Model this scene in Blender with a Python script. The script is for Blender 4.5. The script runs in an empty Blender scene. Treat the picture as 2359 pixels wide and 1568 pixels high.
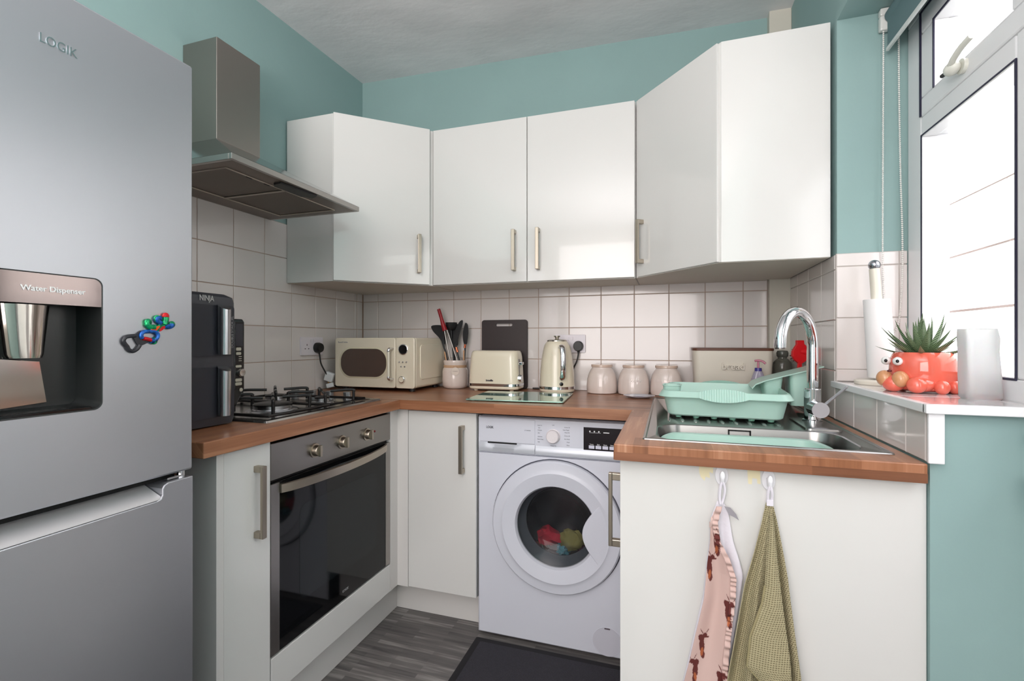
import bpy, bmesh, math, random
from mathutils import Vector, Matrix
random.seed(7)
C = bpy.context.scene.collection
sc = bpy.context.scene
# ------------------------------------------------------------------ camera, world, lights, exposure
cam_d = bpy.data.cameras.new('camera'); cam = bpy.data.objects.new('camera', cam_d); C.objects.link(cam)
cam.location = (1.6214, -2.2771, 1.1398)
cam.rotation_euler = (math.radians(90.046), 0, math.radians(18.10))
cam_d.sensor_width = 36; cam_d.sensor_fit = 'HORIZONTAL'; cam_d.lens = 16.824; cam_d.clip_start = 0.02
sc.camera = cam
w = bpy.data.worlds.new('sky'); sc.world = w; w.use_nodes = True
bg = w.node_tree.nodes['Background']; bg.inputs[0].default_value = (0.94, 0.94, 1.0, 1); bg.inputs[1].default_value = 5.0
def lamp(name, kind, loc, rot, power, color=(1, 1, 1), size=None):
    d = bpy.data.lights.new(name, kind); d.energy = power; d.color = color
    if kind == 'AREA':
        d.shape = 'RECTANGLE'; d.size, d.size_y = size
    o = bpy.data.objects.new(name, d); C.objects.link(o); o.location = loc
    o.rotation_euler = [math.radians(a) for a in rot]
    return o
sun = lamp('sun', 'SUN', (3, 0, 5), (0, -38, 12), 9.0, (1, .96, .9)); sun.data.angle = math.radians(2)
lamp('rear_fill', 'AREA', (1.15, -4.05, 1.55), (90, 0, 0), 44, (1, .93, .93), (1.6, 1.5))  # added fill lamp behind the camera; the rear wall has no window
lamp('ceiling_fill', 'AREA', (1.25, -3.0, 1.5), (180, 0, 0), 66, (1, .93, .93), (.7, .7))  # uplight added out of view to brighten the ceiling
sc.view_settings.view_transform = 'Standard'; sc.view_settings.look = 'None'
sc.view_settings.exposure = -0.06; sc.view_settings.gamma = 1; sc.view_settings.use_curve_mapping = False

# ------------------------------------------------------------------ materials
def lin(c):
    return tuple((v/255/12.92 if v/255 <= .04045 else ((v/255+.055)/1.055)**2.4) for v in c)+(1,)
MATS = {}
def mat(name, col, rough=.5, metal=0, coat=0, noise=0, nscale=8, bump=0, bscale=60, trans=0, alpha=1, spec=.5, stretch=(1, 1, 1), aniso=0, emis=0, col2=None, sss=0, rand=0):
    if name in MATS: return MATS[name]
    m = bpy.data.materials.new(name); m.use_nodes = True; nt = m.node_tree; b = nt.nodes['Principled BSDF']
    c = lin(col); b.inputs['Base Color'].default_value = c
    b.inputs['Roughness'].default_value = rough; b.inputs['Metallic'].default_value = metal
    b.inputs['Coat Weight'].default_value = coat; b.inputs['Coat Roughness'].default_value = .04
    b.inputs['Transmission Weight'].default_value = trans; b.inputs['Alpha'].default_value = alpha
    b.inputs['Specular IOR Level'].default_value = spec
    if sss: b.inputs['Subsurface Weight'].default_value = sss; b.inputs['Subsurface Scale'].default_value = .01
    tc = nt.nodes.new('ShaderNodeTexCoord'); mp = nt.nodes.new('ShaderNodeMapping'); mp.inputs['Scale'].default_value = stretch
    nt.links.new(tc.outputs['Object'], mp.inputs['Vector'])
    if noise or col2:
        n = nt.nodes.new('ShaderNodeTexNoise'); n.inputs['Scale'].default_value = nscale; n.inputs['Detail'].default_value = 6
        nt.links.new(mp.outputs[0], n.inputs['Vector'])
        r = nt.nodes.new('ShaderNodeValToRGB'); r.color_ramp.elements[0].position = .3; r.color_ramp.elements[1].position = .7
        d = lin(col2) if col2 else tuple(v*(1-noise) for v in c[:3])+(1,)
        r.color_ramp.elements[0].color = d; r.color_ramp.elements[1].color = c
        nt.links.new(n.outputs['Fac'], r.inputs[0]); last = r.outputs[0]
        nt.links.new(last, b.inputs['Base Color'])
    if rand:
        oi = nt.nodes.new('ShaderNodeObjectInfo'); hs = nt.nodes.new('ShaderNodeHueSaturation'); mr = nt.nodes.new('ShaderNodeMapRange')
        mr.inputs['To Min'].default_value = 1-rand; mr.inputs['To Max'].default_value = 1+rand*.4
        nt.links.new(oi.outputs['Random'], mr.inputs['Value']); nt.links.new(mr.outputs[0], hs.inputs['Value'])
        hs.inputs['Color'].default_value = c; nt.links.new(hs.outputs[0], b.inputs['Base Color'])
    if bump:
        n2 = nt.nodes.new('ShaderNodeTexNoise'); n2.inputs['Scale'].default_value = bscale; n2.inputs['Detail'].default_value = 4
        bp = nt.nodes.new('ShaderNodeBump'); bp.inputs['Strength'].default_value = bump; bp.inputs['Distance'].default_value = .01
        nt.links.new(mp.outputs[0], n2.inputs['Vector']); nt.links.new(n2.outputs['Fac'], bp.inputs['Height']); nt.links.new(bp.outputs[0], b.inputs['Normal'])
    MATS[name] = m; return m
def wood(name, axis, cols, strip=.045, length=.35, grain=1.0, rough=.32, zmix=1):
    """laminated wood: staves laid along `axis` (0=x, 1=y), fine grain along the stave"""
    m = bpy.data.materials.new(name); m.use_nodes = True; nt = m.node_tree; b = nt.nodes['Principled BSDF']; N = nt.nodes.new; L = nt.links.new
    tc = N('ShaderNodeTexCoord'); sp = N('ShaderNodeSeparateXYZ'); L(tc.outputs['Object'], sp.inputs[0])
    cb = N('ShaderNodeCombineXYZ'); a, o = (('X', 'Y') if axis == 0 else ('Y', 'X'))
    ad = N('ShaderNodeMath'); ad.operation = 'MULTIPLY_ADD'; ad.inputs[1].default_value = zmix; L(sp.outputs['Z'], ad.inputs[0]); L(sp.outputs[o], ad.inputs[2])
    L(sp.outputs[a], cb.inputs[0]); L(ad.outputs[0], cb.inputs[1])
    br = N('ShaderNodeTexBrick'); L(cb.outputs[0], br.inputs['Vector']); br.inputs['Scale'].default_value = 1
    br.inputs['Brick Width'].default_value = length; br.inputs['Row Height'].default_value = strip; br.inputs['Mortar Size'].default_value = 0
    br.inputs['Color1'].default_value = (0, 0, 0, 1); br.inputs['Color2'].default_value = (1, 1, 1, 1); br.inputs['Mortar'].default_value = (.5, .5, .5, 1)
    r = N('ShaderNodeValToRGB'); r.color_ramp.elements[0].color = lin(cols[0]); r.color_ramp.elements[1].color = lin(cols[-1])
    for i, c in enumerate(cols[1:-1]):
        e = r.color_ramp.elements.new((i+1)/(len(cols)-1)); e.color = lin(c)
    mp = N('ShaderNodeMapping'); mp.inputs['Scale'].default_value = (3, 55, 1); L(cb.outputs[0], mp.inputs['Vector'])
    n = N('ShaderNodeTexNoise'); n.inputs['Scale'].default_value = 1.6; n.inputs['Detail'].default_value = 7; L(mp.outputs[0], n.inputs['Vector'])
    mx = N('ShaderNodeMath'); mx.operation = 'MULTIPLY_ADD'; mx.inputs[1].default_value = .9*grain; L(n.outputs['Fac'], mx.inputs[0])
    ml = N('ShaderNodeMath'); ml.operation = 'MULTIPLY_ADD'; ml.inputs[1].default_value = .55; ml.inputs[2].default_value = -.22*grain; L(br.outputs['Color'], ml.inputs[0])
    L(ml.outputs[0], mx.inputs[2]); L(mx.outputs[0], r.inputs[0]); L(r.outputs[0], b.inputs['Base Color'])
    b.inputs['Roughness'].default_value = rough; MATS[name] = m; return m
WHITE = mat('gloss_white', (223, 222, 219), .16, coat=.6)
WHITEM = mat('matt_white', (220, 217, 214), .45)
TEAL = mat('teal_paint', (146, 175, 173), .75, noise=.05, nscale=3, bump=.08, bscale=25)
GROUT = mat('grout', (176, 150, 132), .9)
TILE = mat('white_tile', (224, 217, 214), .13, coat=.4, bump=.03, bscale=9, rand=.05)
STEEL = mat('brushed_steel', (168, 164, 160), .3, metal=1, bump=.02, bscale=40, stretch=(1, 1, 12))
STEELD = mat('dark_steel', (120, 116, 112), .34, metal=1)
HOODM = mat('hood_steel', (158, 150, 144), .38, metal=1, bump=.02, bscale=60, stretch=(1, 1, 14))
SINKM = mat('sink_steel', (156, 154, 152), .27, metal=1)
CHROME = mat('chrome', (225, 225, 228), .05, metal=1)
NICKEL = mat('satin_nickel', (176, 166, 152), .32, metal=1)
BLACK = mat('black_plastic', (26, 26, 27), .4)
BLACKG = mat('black_gloss', (16, 16, 18), .08)
IRON = mat('black_enamel', (24, 21, 21), .35)
DGAP = mat('dark_gap', (18, 18, 18), .9)
CREAM = mat('cream_enamel', (232, 222, 200), .22, coat=.5)
UPVC = mat('window_plastic', (236, 236, 238), .25)
MINT = mat('mint_plastic', (170, 204, 192), .35, sss=.05)
FRIDGEM = mat('silver_panel', (192, 193, 199), .36, metal=.9)
WMW = mat('appliance_white', (216, 218, 228), .3)
CERAM = mat('blush_ceramic', (222, 207, 199), .12, coat=.6)
LIDM = mat('jar_lid', (204, 180, 164), .2, coat=.3)
GREYW = mat('grey_silver', (200, 204, 212), .25, metal=.2)

# ------------------------------------------------------------------ mesh helpers
def BM(): return bmesh.new()
def box(bm, x0, x1, y0, y1, z0, z1):
    v = [bm.verts.new((x, y, z)) for z in (z0, z1) for y in (y0, y1) for x in (x0, x1)]
    for f in ((0, 2, 3, 1), (4, 5, 7, 6), (0, 1, 5, 4), (1, 3, 7, 5), (3, 2, 6, 7), (2, 0, 4, 6)): bm.faces.new([v[i] for i in f])
    return bm
def obox(bm, o, u, v, w, ur, vr, wr):
    o, u, v, w = Vector(o), Vector(u).normalized(), Vector(v).normalized(), Vector(w).normalized()
    p = [bm.verts.new(o+u*a+v*b+w*c) for c in wr for b in vr for a in ur]
    for f in ((0, 2, 3, 1), (4, 5, 7, 6), (0, 1, 5, 4), (1, 3, 7, 5), (3, 2, 6, 7), (2, 0, 4, 6)): bm.faces.new([p[i] for i in f])
    return bm
def loft(bm, loops, cap0=True, cap1=True, closed=True):
    vs = [[bm.verts.new(p) for p in lp] for lp in loops]
    n = len(loops[0])
    for a, b in zip(vs, vs[1:]):
        for i in range(n if closed else n-1):
            j = (i+1) % n; bm.faces.new((a[i], a[j], b[j], b[i]))
    if cap0: bm.faces.new(vs[0][::-1])
    if cap1: bm.faces.new(vs[-1])
    return bm
def frame(d):
    d = Vector(d).normalized(); a = Vector((0, 0, 1)) if abs(d.z) < .9 else Vector((1, 0, 0))
    u = d.cross(a).normalized(); return u, d.cross(u).normalized()
def ring(c, u, v, r, n, r2=None):
    c = Vector(c); return [c+u*(r*math.cos(2*math.pi*i/n))+v*((r2 or r)*math.sin(2*math.pi*i/n)) for i in range(n)]
def cyl(bm, p0, p1, r0, r1=None, n=24):
    p0, p1 = Vector(p0), Vector(p1); u, v = frame(p1-p0)
    return loft(bm, [ring(p0, u, v, r0, n), ring(p1, u, v, r0 if r1 is None else r1, n)])
def tube(bm, pts, r, n=10, rs=None):
    pts = [Vector(p) for p in pts]; loops = []; u = None
    for i, p in enumerate(pts):
        d = (pts[min(i+1, len(pts)-1)]-pts[max(i-1, 0)]).normalized()
        if u is None: u, v = frame(d)
        else:
            u = (u-d*u.dot(d)).normalized(); v = d.cross(u).normalized()
        loops.append(ring(p, u, v, rs[i] if rs else r, n))
    return loft(bm, loops)
def lathe(bm, prof, c=(0, 0, 0), n=32, ax=(0, 0, 1), sx=1, sy=1):
    ax = Vector(ax).normalized(); c = Vector(c)
    if abs(ax.z) > .99: u, v = Vector((sx, 0, 0)), Vector((0, sy, 0))
    else:
        u, v = frame(ax); u = u*sx; v = v*sy
    return loft(bm, [[c+ax*z+u*(r*math.cos(2*math.pi*i/n))+v*(r*math.sin(2*math.pi*i/n)) for i in range(n)] for r, z in [(max(a, .0002), b) for a, b in prof]])
def ball(bm, c, r, n=12, s=(1, 1, 1)):
    m = Matrix.Translation(c) @ Matrix.Diagonal((s[0], s[1], s[2], 1))
    bmesh.ops.create_uvsphere(bm, u_segments=n, v_segments=max(6, n*2//3), radius=r, matrix=m); return bm
def rr(cx, cy, w, h, r, n=6):
    out = []
    for k, (sx, sy) in enumerate(((1, 1), (-1, 1), (-1, -1), (1, -1))):
        for i in range(n+1):
            a = math.pi/2*(k+i/n); out.append((cx+sx*(w/2-r)+r*math.cos(a), cy+sy*(h/2-r)+r*math.sin(a)))
    return out
def rrl(cx, cy, w, h, r, z, n=6): return [(x, y, z) for x, y in rr(cx, cy, w, h, r, n)]
def prism(bm, pts, f, a, b):
    """extrude 2-D outline pts from depth a to b, f(p, d) -> 3-D point"""
    return loft(bm, [[f(p, a) for p in pts], [f(p, b) for p in pts]])
FX = lambda p, d: (d, p[0], p[1])      # outline in y,z
FY = lambda p, d: (p[0], d, p[1])      # outline in x,z
FZ = lambda p, d: (p[0], p[1], d)      # outline in x,y
def smoothpath(pts, k=6):
    P = [Vector(p) for p in pts]; P = [P[0]*2-P[1]]+P+[P[-1]*2-P[-2]]; out = []
    for i in range(1, len(P)-2):
        for j in range(k):
            t = j/k; a, b, c, d = P[i-1:i+3]
            out.append(.5*((2*b)+(c-a)*t+(2*a-5*b+4*c-d)*t*t+(3*b-a-3*c+d)*t**3))
    return out+[P[-2]]
# ------------------------------------------------------------------ object helpers
WM = {}; LOC = set()
def T(name, label, cat, loc=(0, 0, 0), rz=0, group=None, local=False):
    o = bpy.data.objects.new(name, None); C.objects.link(o); o.location = loc; o.rotation_euler = (0, 0, rz); o.empty_display_size = .05
    o['label'] = label; o['category'] = cat
    if group: o['group'] = group
    WM[o] = Matrix.Translation(loc) @ Matrix.Rotation(rz, 4, 'Z')
    if local: LOC.add(o)
    return o
def O(name, bm, m, parent=None, smooth=None, bev=0, seg=2, label=None, cat=None, group=None, kind=None, solid=0):
    bmesh.ops.recalc_face_normals(bm, faces=bm.faces[:])
    origin = Vector((0, 0, 0))
    if parent is None and kind != 'structure':
        zs = [v.co for v in bm.verts]; origin = Vector(((min(v.x for v in zs)+max(v.x for v in zs))/2, (min(v.y for v in zs)+max(v.y for v in zs))/2, min(v.z for v in zs)))
        bmesh.ops.translate(bm, verts=bm.verts[:], vec=-origin)
    elif parent is not None and parent not in LOC:
        bmesh.ops.transform(bm, matrix=WM[parent].inverted(), verts=bm.verts[:])
    me = bpy.data.meshes.new(name); bm.to_mesh(me); bm.free()
    if m: me.materials.append(m)
    if smooth is not None:
        me.polygons.foreach_set('use_smooth', [True]*len(me.polygons)); me.set_sharp_from_angle(angle=math.radians(smooth))
    o = bpy.data.objects.new(name, me); C.objects.link(o); o.location = origin
    if parent:
        o.parent = parent; WM[o] = WM[parent]
        if parent in LOC: LOC.add(o)
    else: WM[o] = Matrix.Translation(origin)
    if bev:
        md = o.modifiers.new('bevel', 'BEVEL'); md.width = bev; md.segments = seg; md.limit_method = 'ANGLE'; md.angle_limit = math.radians(40)
    if solid:
        md = o.modifiers.new('solid', 'SOLIDIFY'); md.thickness = solid; md.offset = 0
    if label: o['label'] = label
    if cat: o['category'] = cat
    if group: o['group'] = group
    if kind: o['kind'] = kind
    return o
def S(name, bm, m, **k): return O(name, bm, m, kind='structure', **k)
def text(name, s, size, pos, right, up, m, parent, depth=.0006, align='CENTER', squash=1, bold=0, label=None):
    cu = bpy.data.curves.new('t', 'FONT'); cu.body = s; cu.size = size; cu.extrude = depth; cu.align_x = align; cu.align_y = 'CENTER'; cu.offset = bold; cu.resolution_u = 3
    t = bpy.data.objects.new('t', cu); C.objects.link(t)
    me = bpy.data.meshes.new_from_object(t.evaluated_get(bpy.context.evaluated_depsgraph_get())); bpy.data.objects.remove(t)
    bm = BM(); bm.from_mesh(me); r = Vector(right).normalized(); u = Vector(up).normalized(); n = r.cross(u); p = Vector(pos)
    for v in bm.verts: v.co = p+r*v.co.x*squash+u*v.co.y+n*v.co.z
    return O(name, bm, m, parent, label=label)

# ================================================================== SETTING
Z = .9035            # worktop top
# floor: printed vinyl
fl = bpy.data.materials.new('grey_wood_vinyl'); fl.use_nodes = True; nt = fl.node_tree; b = nt.nodes['Principled BSDF']; N = nt.nodes.new; L = nt.links.new
tc = N('ShaderNodeTexCoord'); br = N('ShaderNodeTexBrick'); L(tc.outputs['Object'], br.inputs['Vector']); br.inputs['Scale'].default_value = 1
br.inputs['Brick Width'].default_value = .23; br.inputs['Row Height'].default_value = .021; br.inputs['Mortar Size'].default_value = 0
br.inputs['Color1'].default_value = (0, 0, 0, 1); br.inputs['Color2'].default_value = (1, 1, 1, 1)
mp = N('ShaderNodeMapping'); mp.inputs['Scale'].default_value = (4, 60, 1); L(tc.outputs['Object'], mp.inputs['Vector'])
n = N('ShaderNodeTexNoise'); n.inputs['Scale'].default_value = 1.5; n.inputs['Detail'].default_value = 8; L(mp.outputs[0], n.inputs['Vector'])
mx = N('ShaderNodeMixRGB'); mx.inputs[0].default_value = .72; L(br.outputs['Color'], mx.inputs[1]); L(n.outputs['Fac'], mx.inputs[2])
r = N('ShaderNodeValToRGB'); r.color_ramp.elements[0].color = lin((74, 71, 71)); r.color_ramp.elements[1].color = lin((160, 156, 152)); r.color_ramp.elements[0].position = .25; r.color_ramp.elements[1].position = .8
e = r.color_ramp.elements.new(.55); e.color = lin((110, 106, 104))
L(mx.outputs[0], r.inputs[0]); L(r.outputs[0], b.inputs['Base Color']); b.inputs['Roughness'].default_value = .42
S('floor', box(BM(), -.1, 2.5, -4.3, .1, -.05, 0), fl)
# ceiling: slightly out of level, trowelled
ce = mat('swirled_ceiling', (236, 235, 236), .7, noise=.16, nscale=2.2, bump=.55, bscale=5, stretch=(1, 1.6, 1))
cz = lambda x, y: 2.5745-.0285*x+.035*max(y, -1.2)
bm = BM(); g = [[bm.verts.new((x, y, cz(x, y))) for x in (-.1, .6, 1.3, 2.0, 2.5)] for y in (.1, -.3, -.7, -1.2, -2, -3, -4.3)]
t_ = [[bm.verts.new((v.co.x, v.co.y, v.co.z+.08)) for v in row] for row in g]
for a in (g, t_):
    for i in range(6):
        for j in range(4): bm.faces.new((a[i][j], a[i][j+1], a[i+1][j+1], a[i+1][j]))
for a, c in ((0, 1), (6, 5)):
    for j in range(4): bm.faces.new((g[a][j], g[a][j+1], t_[a][j+1], t_[a][j]))
for i in range(6):
    for j in (0, 4): bm.faces.new((g[i][j], g[i+1][j], t_[i+1][j], t_[i][j]))
S('ceiling', bm, ce, smooth=30)
wl = S('wall_left', box(BM(), -.1, 0, -4.2, 0, 0, 2.65), TEAL)
wb = S('wall_back', box(BM(), -.1, 2.345, 0, .1, 0, 2.65), TEAL)
bm = BM(); R = 2.105
box(bm, R, 2.345, -.6, 0, 0, 2.65); box(bm, R, 2.345, -1.139, -.6, 0, 1.006); box(bm, R, 2.345, -2.2, -.6, 2.106, 2.65); box(bm, R, 2.345, -4.2, -2.2, 0, 2.65)
wr = S('wall_right', bm, TEAL)
bm = BM(); box(bm, -.1, 2.45, -4.3, -4.2, 0, 2.65)
S('wall_rear', bm, mat('magnolia', (226, 216, 206), .8))
# pipe boxing in the right back corner
S('trim_pipe_boxing', box(BM(), 2.022, R, -.045, 0, Z, 2.54), mat('boxing_paint', (206, 202, 190), .5), bev=.003)
# ---- tiles, one object each
TP = .152; GAP = .0024
tmesh = {}
def tile(parent, u0, u1, z0, z1, place):
    w_, h_ = u1-u0-GAP, z1-z0-GAP
    if w_ < .008 or h_ < .008: return
    key = (round(w_, 4), round(h_, 4))
    if key not in tmesh:
        b_ = BM(); e = .0016
        loft(b_, [[(x, 0, z) for x, z in ((-w_/2, -h_/2), (w_/2, -h_/2), (w_/2, h_/2), (-w_/2, h_/2))],
                  [(x, -.003, z) for x, z in ((-w_/2, -h_/2), (w_/2, -h_/2), (w_/2, h_/2), (-w_/2, h_/2))],
                  [(x, -.0044, z) for x, z in ((-w_/2+e, -h_/2+e), (w_/2-e, -h_/2+e), (w_/2-e, h_/2-e), (-w_/2+e, h_/2-e))]])
        bmesh.ops.recalc_face_normals(b_, faces=b_.faces[:]); me = bpy.data.meshes.new('tile'); b_.to_mesh(me); b_.free(); me.materials.append(TILE); tmesh[key] = me
    o = bpy.data.objects.new('tile', tmesh[key]); C.objects.link(o); o.parent = parent
    loc, rot = place((u0+u1)/2, (z0+z1)/2)
    o.location = loc; o.rotation_euler = (random.uniform(-.002, .002), random.uniform(-.001, .001), rot+random.uniform(-.002, .002))
def cuts(a, b, first):          # tile joints between a and b on the grid through `first`
    k = math.ceil((a-first)/TP-1e-6); out = [a]
    x = first+k*TP
    while x < b-1e-4:
        if x > a+1e-4: out.append(x)
        x += TP
    return out+[b]
zj = cuts(Z, 1.40, 1.2025); zj2 = cuts(Z, 1.6585, 1.2025)
# grout beds (4 mm), then tiles on them
O('grout', box(BM(), 0, 2.022, -.004, 0, Z, 1.40), GROUT, wb)
bm = BM(); box(bm, 0, .004, -.57, -.004, Z, 1.40); box(bm, 0, .004, -1.52, -.57, Z, 1.6585)
O('grout', bm, GROUT, wl)
bm = BM(); box(bm, R-.004, R, -.6, -.045, Z, 1.40); box(bm, R-.004, R, -1.15, -.6, Z, 1.006); box(bm, R-.004, 2.275, -.604, -.6, 1.018, 1.402)
O('grout', bm, mat('grout_grey', (186, 178, 172), .9), wr)
xj = cuts(.008, 2.022, .1038)
for i in range(len(xj)-1):
    for k in range(len(zj)-1): tile(wb, xj[i], xj[i+1], zj[k], zj[k+1], lambda u, z: ((u, -.002, z), 0))
yj = cuts(-1.52, -.057, -.2292-TP*10)
yj = [y for y in yj if abs(y+.057) > .02]+[-.057]
for i in range(len(yj)-1):
    zz = zj2 if yj[i+1] < -.53 else zj
    for k in range(len(zz)-1): tile(wl, yj[i], yj[i+1], zz[k], zz[k+1], lambda u, z: ((.002, u, z), math.pi/2))
for k in range(len(zj)-1): tile(wl, -.055, -.008, zj[k], zj[k+1], lambda u, z: ((.002, u, z), math.pi/2))
yr = [-.6, -.4667, -.3147, -.1627, -.047]
for i in range(4):
    for k in range(len(zj)-1): tile(wr, yr[i], yr[i+1], zj[k], zj[k+1], lambda u, z: ((R-.002, u, z), -math.pi/2))
ys = [-1.138, -1.056, -.9085, -.7575, -.606]
for i in range(4): tile(wr, ys[i], ys[i+1], Z, 1.004, lambda u, z: ((R-.002, u, z), -math.pi/2))
for a, b_ in ((R-.004, 2.2594), (2.2594, 2.28)):
    for z0, z1 in ((1.018, 1.0545), (1.0545, 1.2085), (1.2085, 1.3625), (1.3625, 1.402)):
        tile(wr, a, b_, z0, z1, lambda u, z: ((u, -.602, z), 0))
# sill and its edge trim
sill = S('trim_sill', box(BM(), R-.002, 2.30, -1.15, -.606, 1.004, 1.0125), GROUT)
sy = [-1.146, -.998, -.85, -.70, -.608]
SILLT = mat('sill_tile', (232, 228, 228), .1, coat=.5)
for i in range(4):
    for a, b_ in ((R-.002, 2.257), (2.259, 2.30)):
        O('tile', box(BM(), a, b_, sy[i]+.001, sy[i+1]-.001, 1.0125, 1.018), SILLT, sill, bev=.0015)
bm = BM(); box(bm, R-.017, R-.002, -1.158, -.60, 1.001, 1.019); box(bm, R-.017, 2.34, -1.166, -1.151, 1.001, 1.019); box(bm, R-.010, R+.016, -1.158, -1.1505, Z+.001, 1.001)
O('edge_trim', bm, UPVC, sill, bev=.002)

# ---- window
WX = 2.28
def frame_bars(bm, y0, y1, z0, z1, t, x0, x1):
    box(bm, x0, x1, y0, y1, z0, z0+t[0]); box(bm, x0, x1, y0, y1, z1-t[1], z1); box(bm, x0, x1, y1-t[2], y1, z0+t[0], z1-t[1]); box(bm, x0, x1, y0, y0+t[3], z0+t[0], z1-t[1])
bm = BM(); frame_bars(bm, -1.15, -.604, 1.016, 2.106, (.047, .07, .078, .09), WX, 2.345)
box(bm, WX, 2.345, -1.06, -.682, 1.70, 1.752)
win = S('window_1', bm, UPVC, bev=.004)
bm = BM(); frame_bars(bm, -1.057, -.686, 1.063, 1.70, (.004, .004, .004, .004), WX-.0006, WX+.034)   # glazing bead
O('glazing_bead', bm, UPVC, win, bev=.004)
GASK = mat('gasket', (38, 36, 62), .6)
bm = BM(); frame_bars(bm, -1.060, -.681, 1.060, 1.703, (.0045,)*4, WX-.0012, WX+.0012)
O('gasket', bm, GASK, win)
bm = BM(); frame_bars(bm, -1.10, -.690, 1.748, 2.034, (.052, .06, .066, .046), WX-.004, 2.335)
sash = O('window_sash', bm, UPVC, win, bev=.005)
bm = BM(); frame_bars(bm, -1.057, -.753, 1.797, 1.977, (.004,)*4, WX-.003, WX+.03)
O('glazing_bead', bm, UPVC, win, bev=.004)
bm = BM(); box(bm, WX-.0052, WX-.002, -.6895, -.6835, 1.752, 2.036); box(bm, WX-.0052, WX-.002, -1.06, -.6835, 2.032, 2.037); box(bm, WX-.0052, WX-.002, -.7575, -.753, 1.798, 1.978); box(bm, WX-.0052, WX-.002, -1.06, -.753, 1.974, 1.979)
O('gasket', bm, GASK, win)
gl = bpy.data.materials.new('window_glass'); gl.use_nodes = True; nt = gl.node_tree; nt.nodes.clear()
o_ = nt.nodes.new('ShaderNodeOutputMaterial'); t1 = nt.nodes.new('ShaderNodeBsdfTransparent'); t2 = nt.nodes.new('ShaderNodeBsdfGlossy'); t2.inputs['Roughness'].default_value = .01
f_ = nt.nodes.new('ShaderNodeLayerWeight'); f_.inputs[0].default_value = .5; pw = nt.nodes.new('ShaderNodeMath'); pw.operation = 'POWER'; pw.inputs[1].default_value = 4.5
f2 = nt.nodes.new('ShaderNodeMath'); f2.operation = 'MULTIPLY_ADD'; f2.inputs[1].default_value = .8; f2.inputs[2].default_value = .03; ms = nt.nodes.new('ShaderNodeMixShader')
nt.links.new(f_.outputs['Facing'], pw.inputs[0]); nt.links.new(pw.outputs[0], f2.inputs[0]); nt.links.new(f2.outputs[0], ms.inputs[0]); nt.links.new(t1.outputs[0], ms.inputs[1]); nt.links.new(t2.outputs[0], ms.inputs[2]); nt.links.new(ms.outputs[0], o_.inputs[0])
O('pane', box(BM(), WX+.034, WX+.04, -1.06, -.684, 1.06, 1.703), gl, win)
O('pane', box(BM(), WX+.03, WX+.036, -1.10, -.753, 1.795, 1.98), gl, win)
# handle of the opening light
hd = BM(); cyl(hd, (WX-.004, -.893, 1.779), (WX-.012, -.893, 1.779), .017); ball(hd, (WX-.024, -.885, 1.780), .017, 16, (.9, 1.2, .9))
tube(hd, smoothpath([(WX-.030, -.888, 1.783), (WX-.034, -.915, 1.79), (WX-.034, -.945, 1.798), (WX-.032, -.978, 1.803)], 5), .0065, 10)
wh = O('window_handle', hd, mat('handle_white', (226, 226, 216), .25), win, smooth=50)
bm = BM(); cyl(bm, (WX-.028, -.869, 1.779), (WX-.030, -.855, 1.779), .005, .005, 10); O('lock_button', bm, BLACK, wh)
# ---- outer door beside the window
bm = BM(); frame_bars(bm, -2.2, -1.152, 0, 2.106, (.03, .06, .035, .07), 2.29, 2.345)
dr = S('door_1', bm, UPVC, bev=.003)
bm = BM(); frame_bars(bm, -2.12, -1.19, .04, 2.04, (.95, .11, .11, .11), 2.295, 2.34)
leaf = O('door_leaf', bm, UPVC, dr, bev=.004)
O('pane', box(BM(), 2.31, 2.316, -2.02, -1.29, .98, 1.94), gl, dr)
bm = BM(); box(bm, 2.286, 2.296, -1.222, -1.188, .82, 1.03); cyl(bm, (2.287, -1.200, .8835), (2.222, -1.194, .8835), .0085, .010); tube(bm, [(2.226, -1.195, .8835), (2.220, -1.22, .883), (2.222, -1.33, .88)], .0085)
O('door_handle', bm, CHROME, leaf, smooth=40)
bm = BM(); cyl(bm, (2.287, -1.200, .968), (2.226, -1.193, .968), .006, .008); O('lock_knob', bm, BLACK, leaf, smooth=40)
# ---- neighbouring wall outside, in white painted courses
outw = S('trim_neighbour_wall', box(BM(), 3.42, 3.5, -3.5, 5, -.2, 2.6), mat('course_joint', (120, 104, 98), .9))
OW = mat('white_render', (240, 238, 234), .9, noise=.03)
zl = [-.1, .21, .57, .93, 1.334, 1.694, 2.05, 2.6]
for k in range(len(zl)-1):
    y = -3.4+(k % 2)*.9
    while y < 5:
        O('render_course', box(BM(), 3.405, 3.43, y, min(y+1.79, 5), zl[k]+.008, zl[k+1]-.008), OW, outw)
        y += 1.8
S('trim_yard_paving', box(BM(), 2.35, 3.5, -3.5, 5, -.2, -.1), mat('paving', (196, 192, 186), .9, noise=.1))
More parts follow.
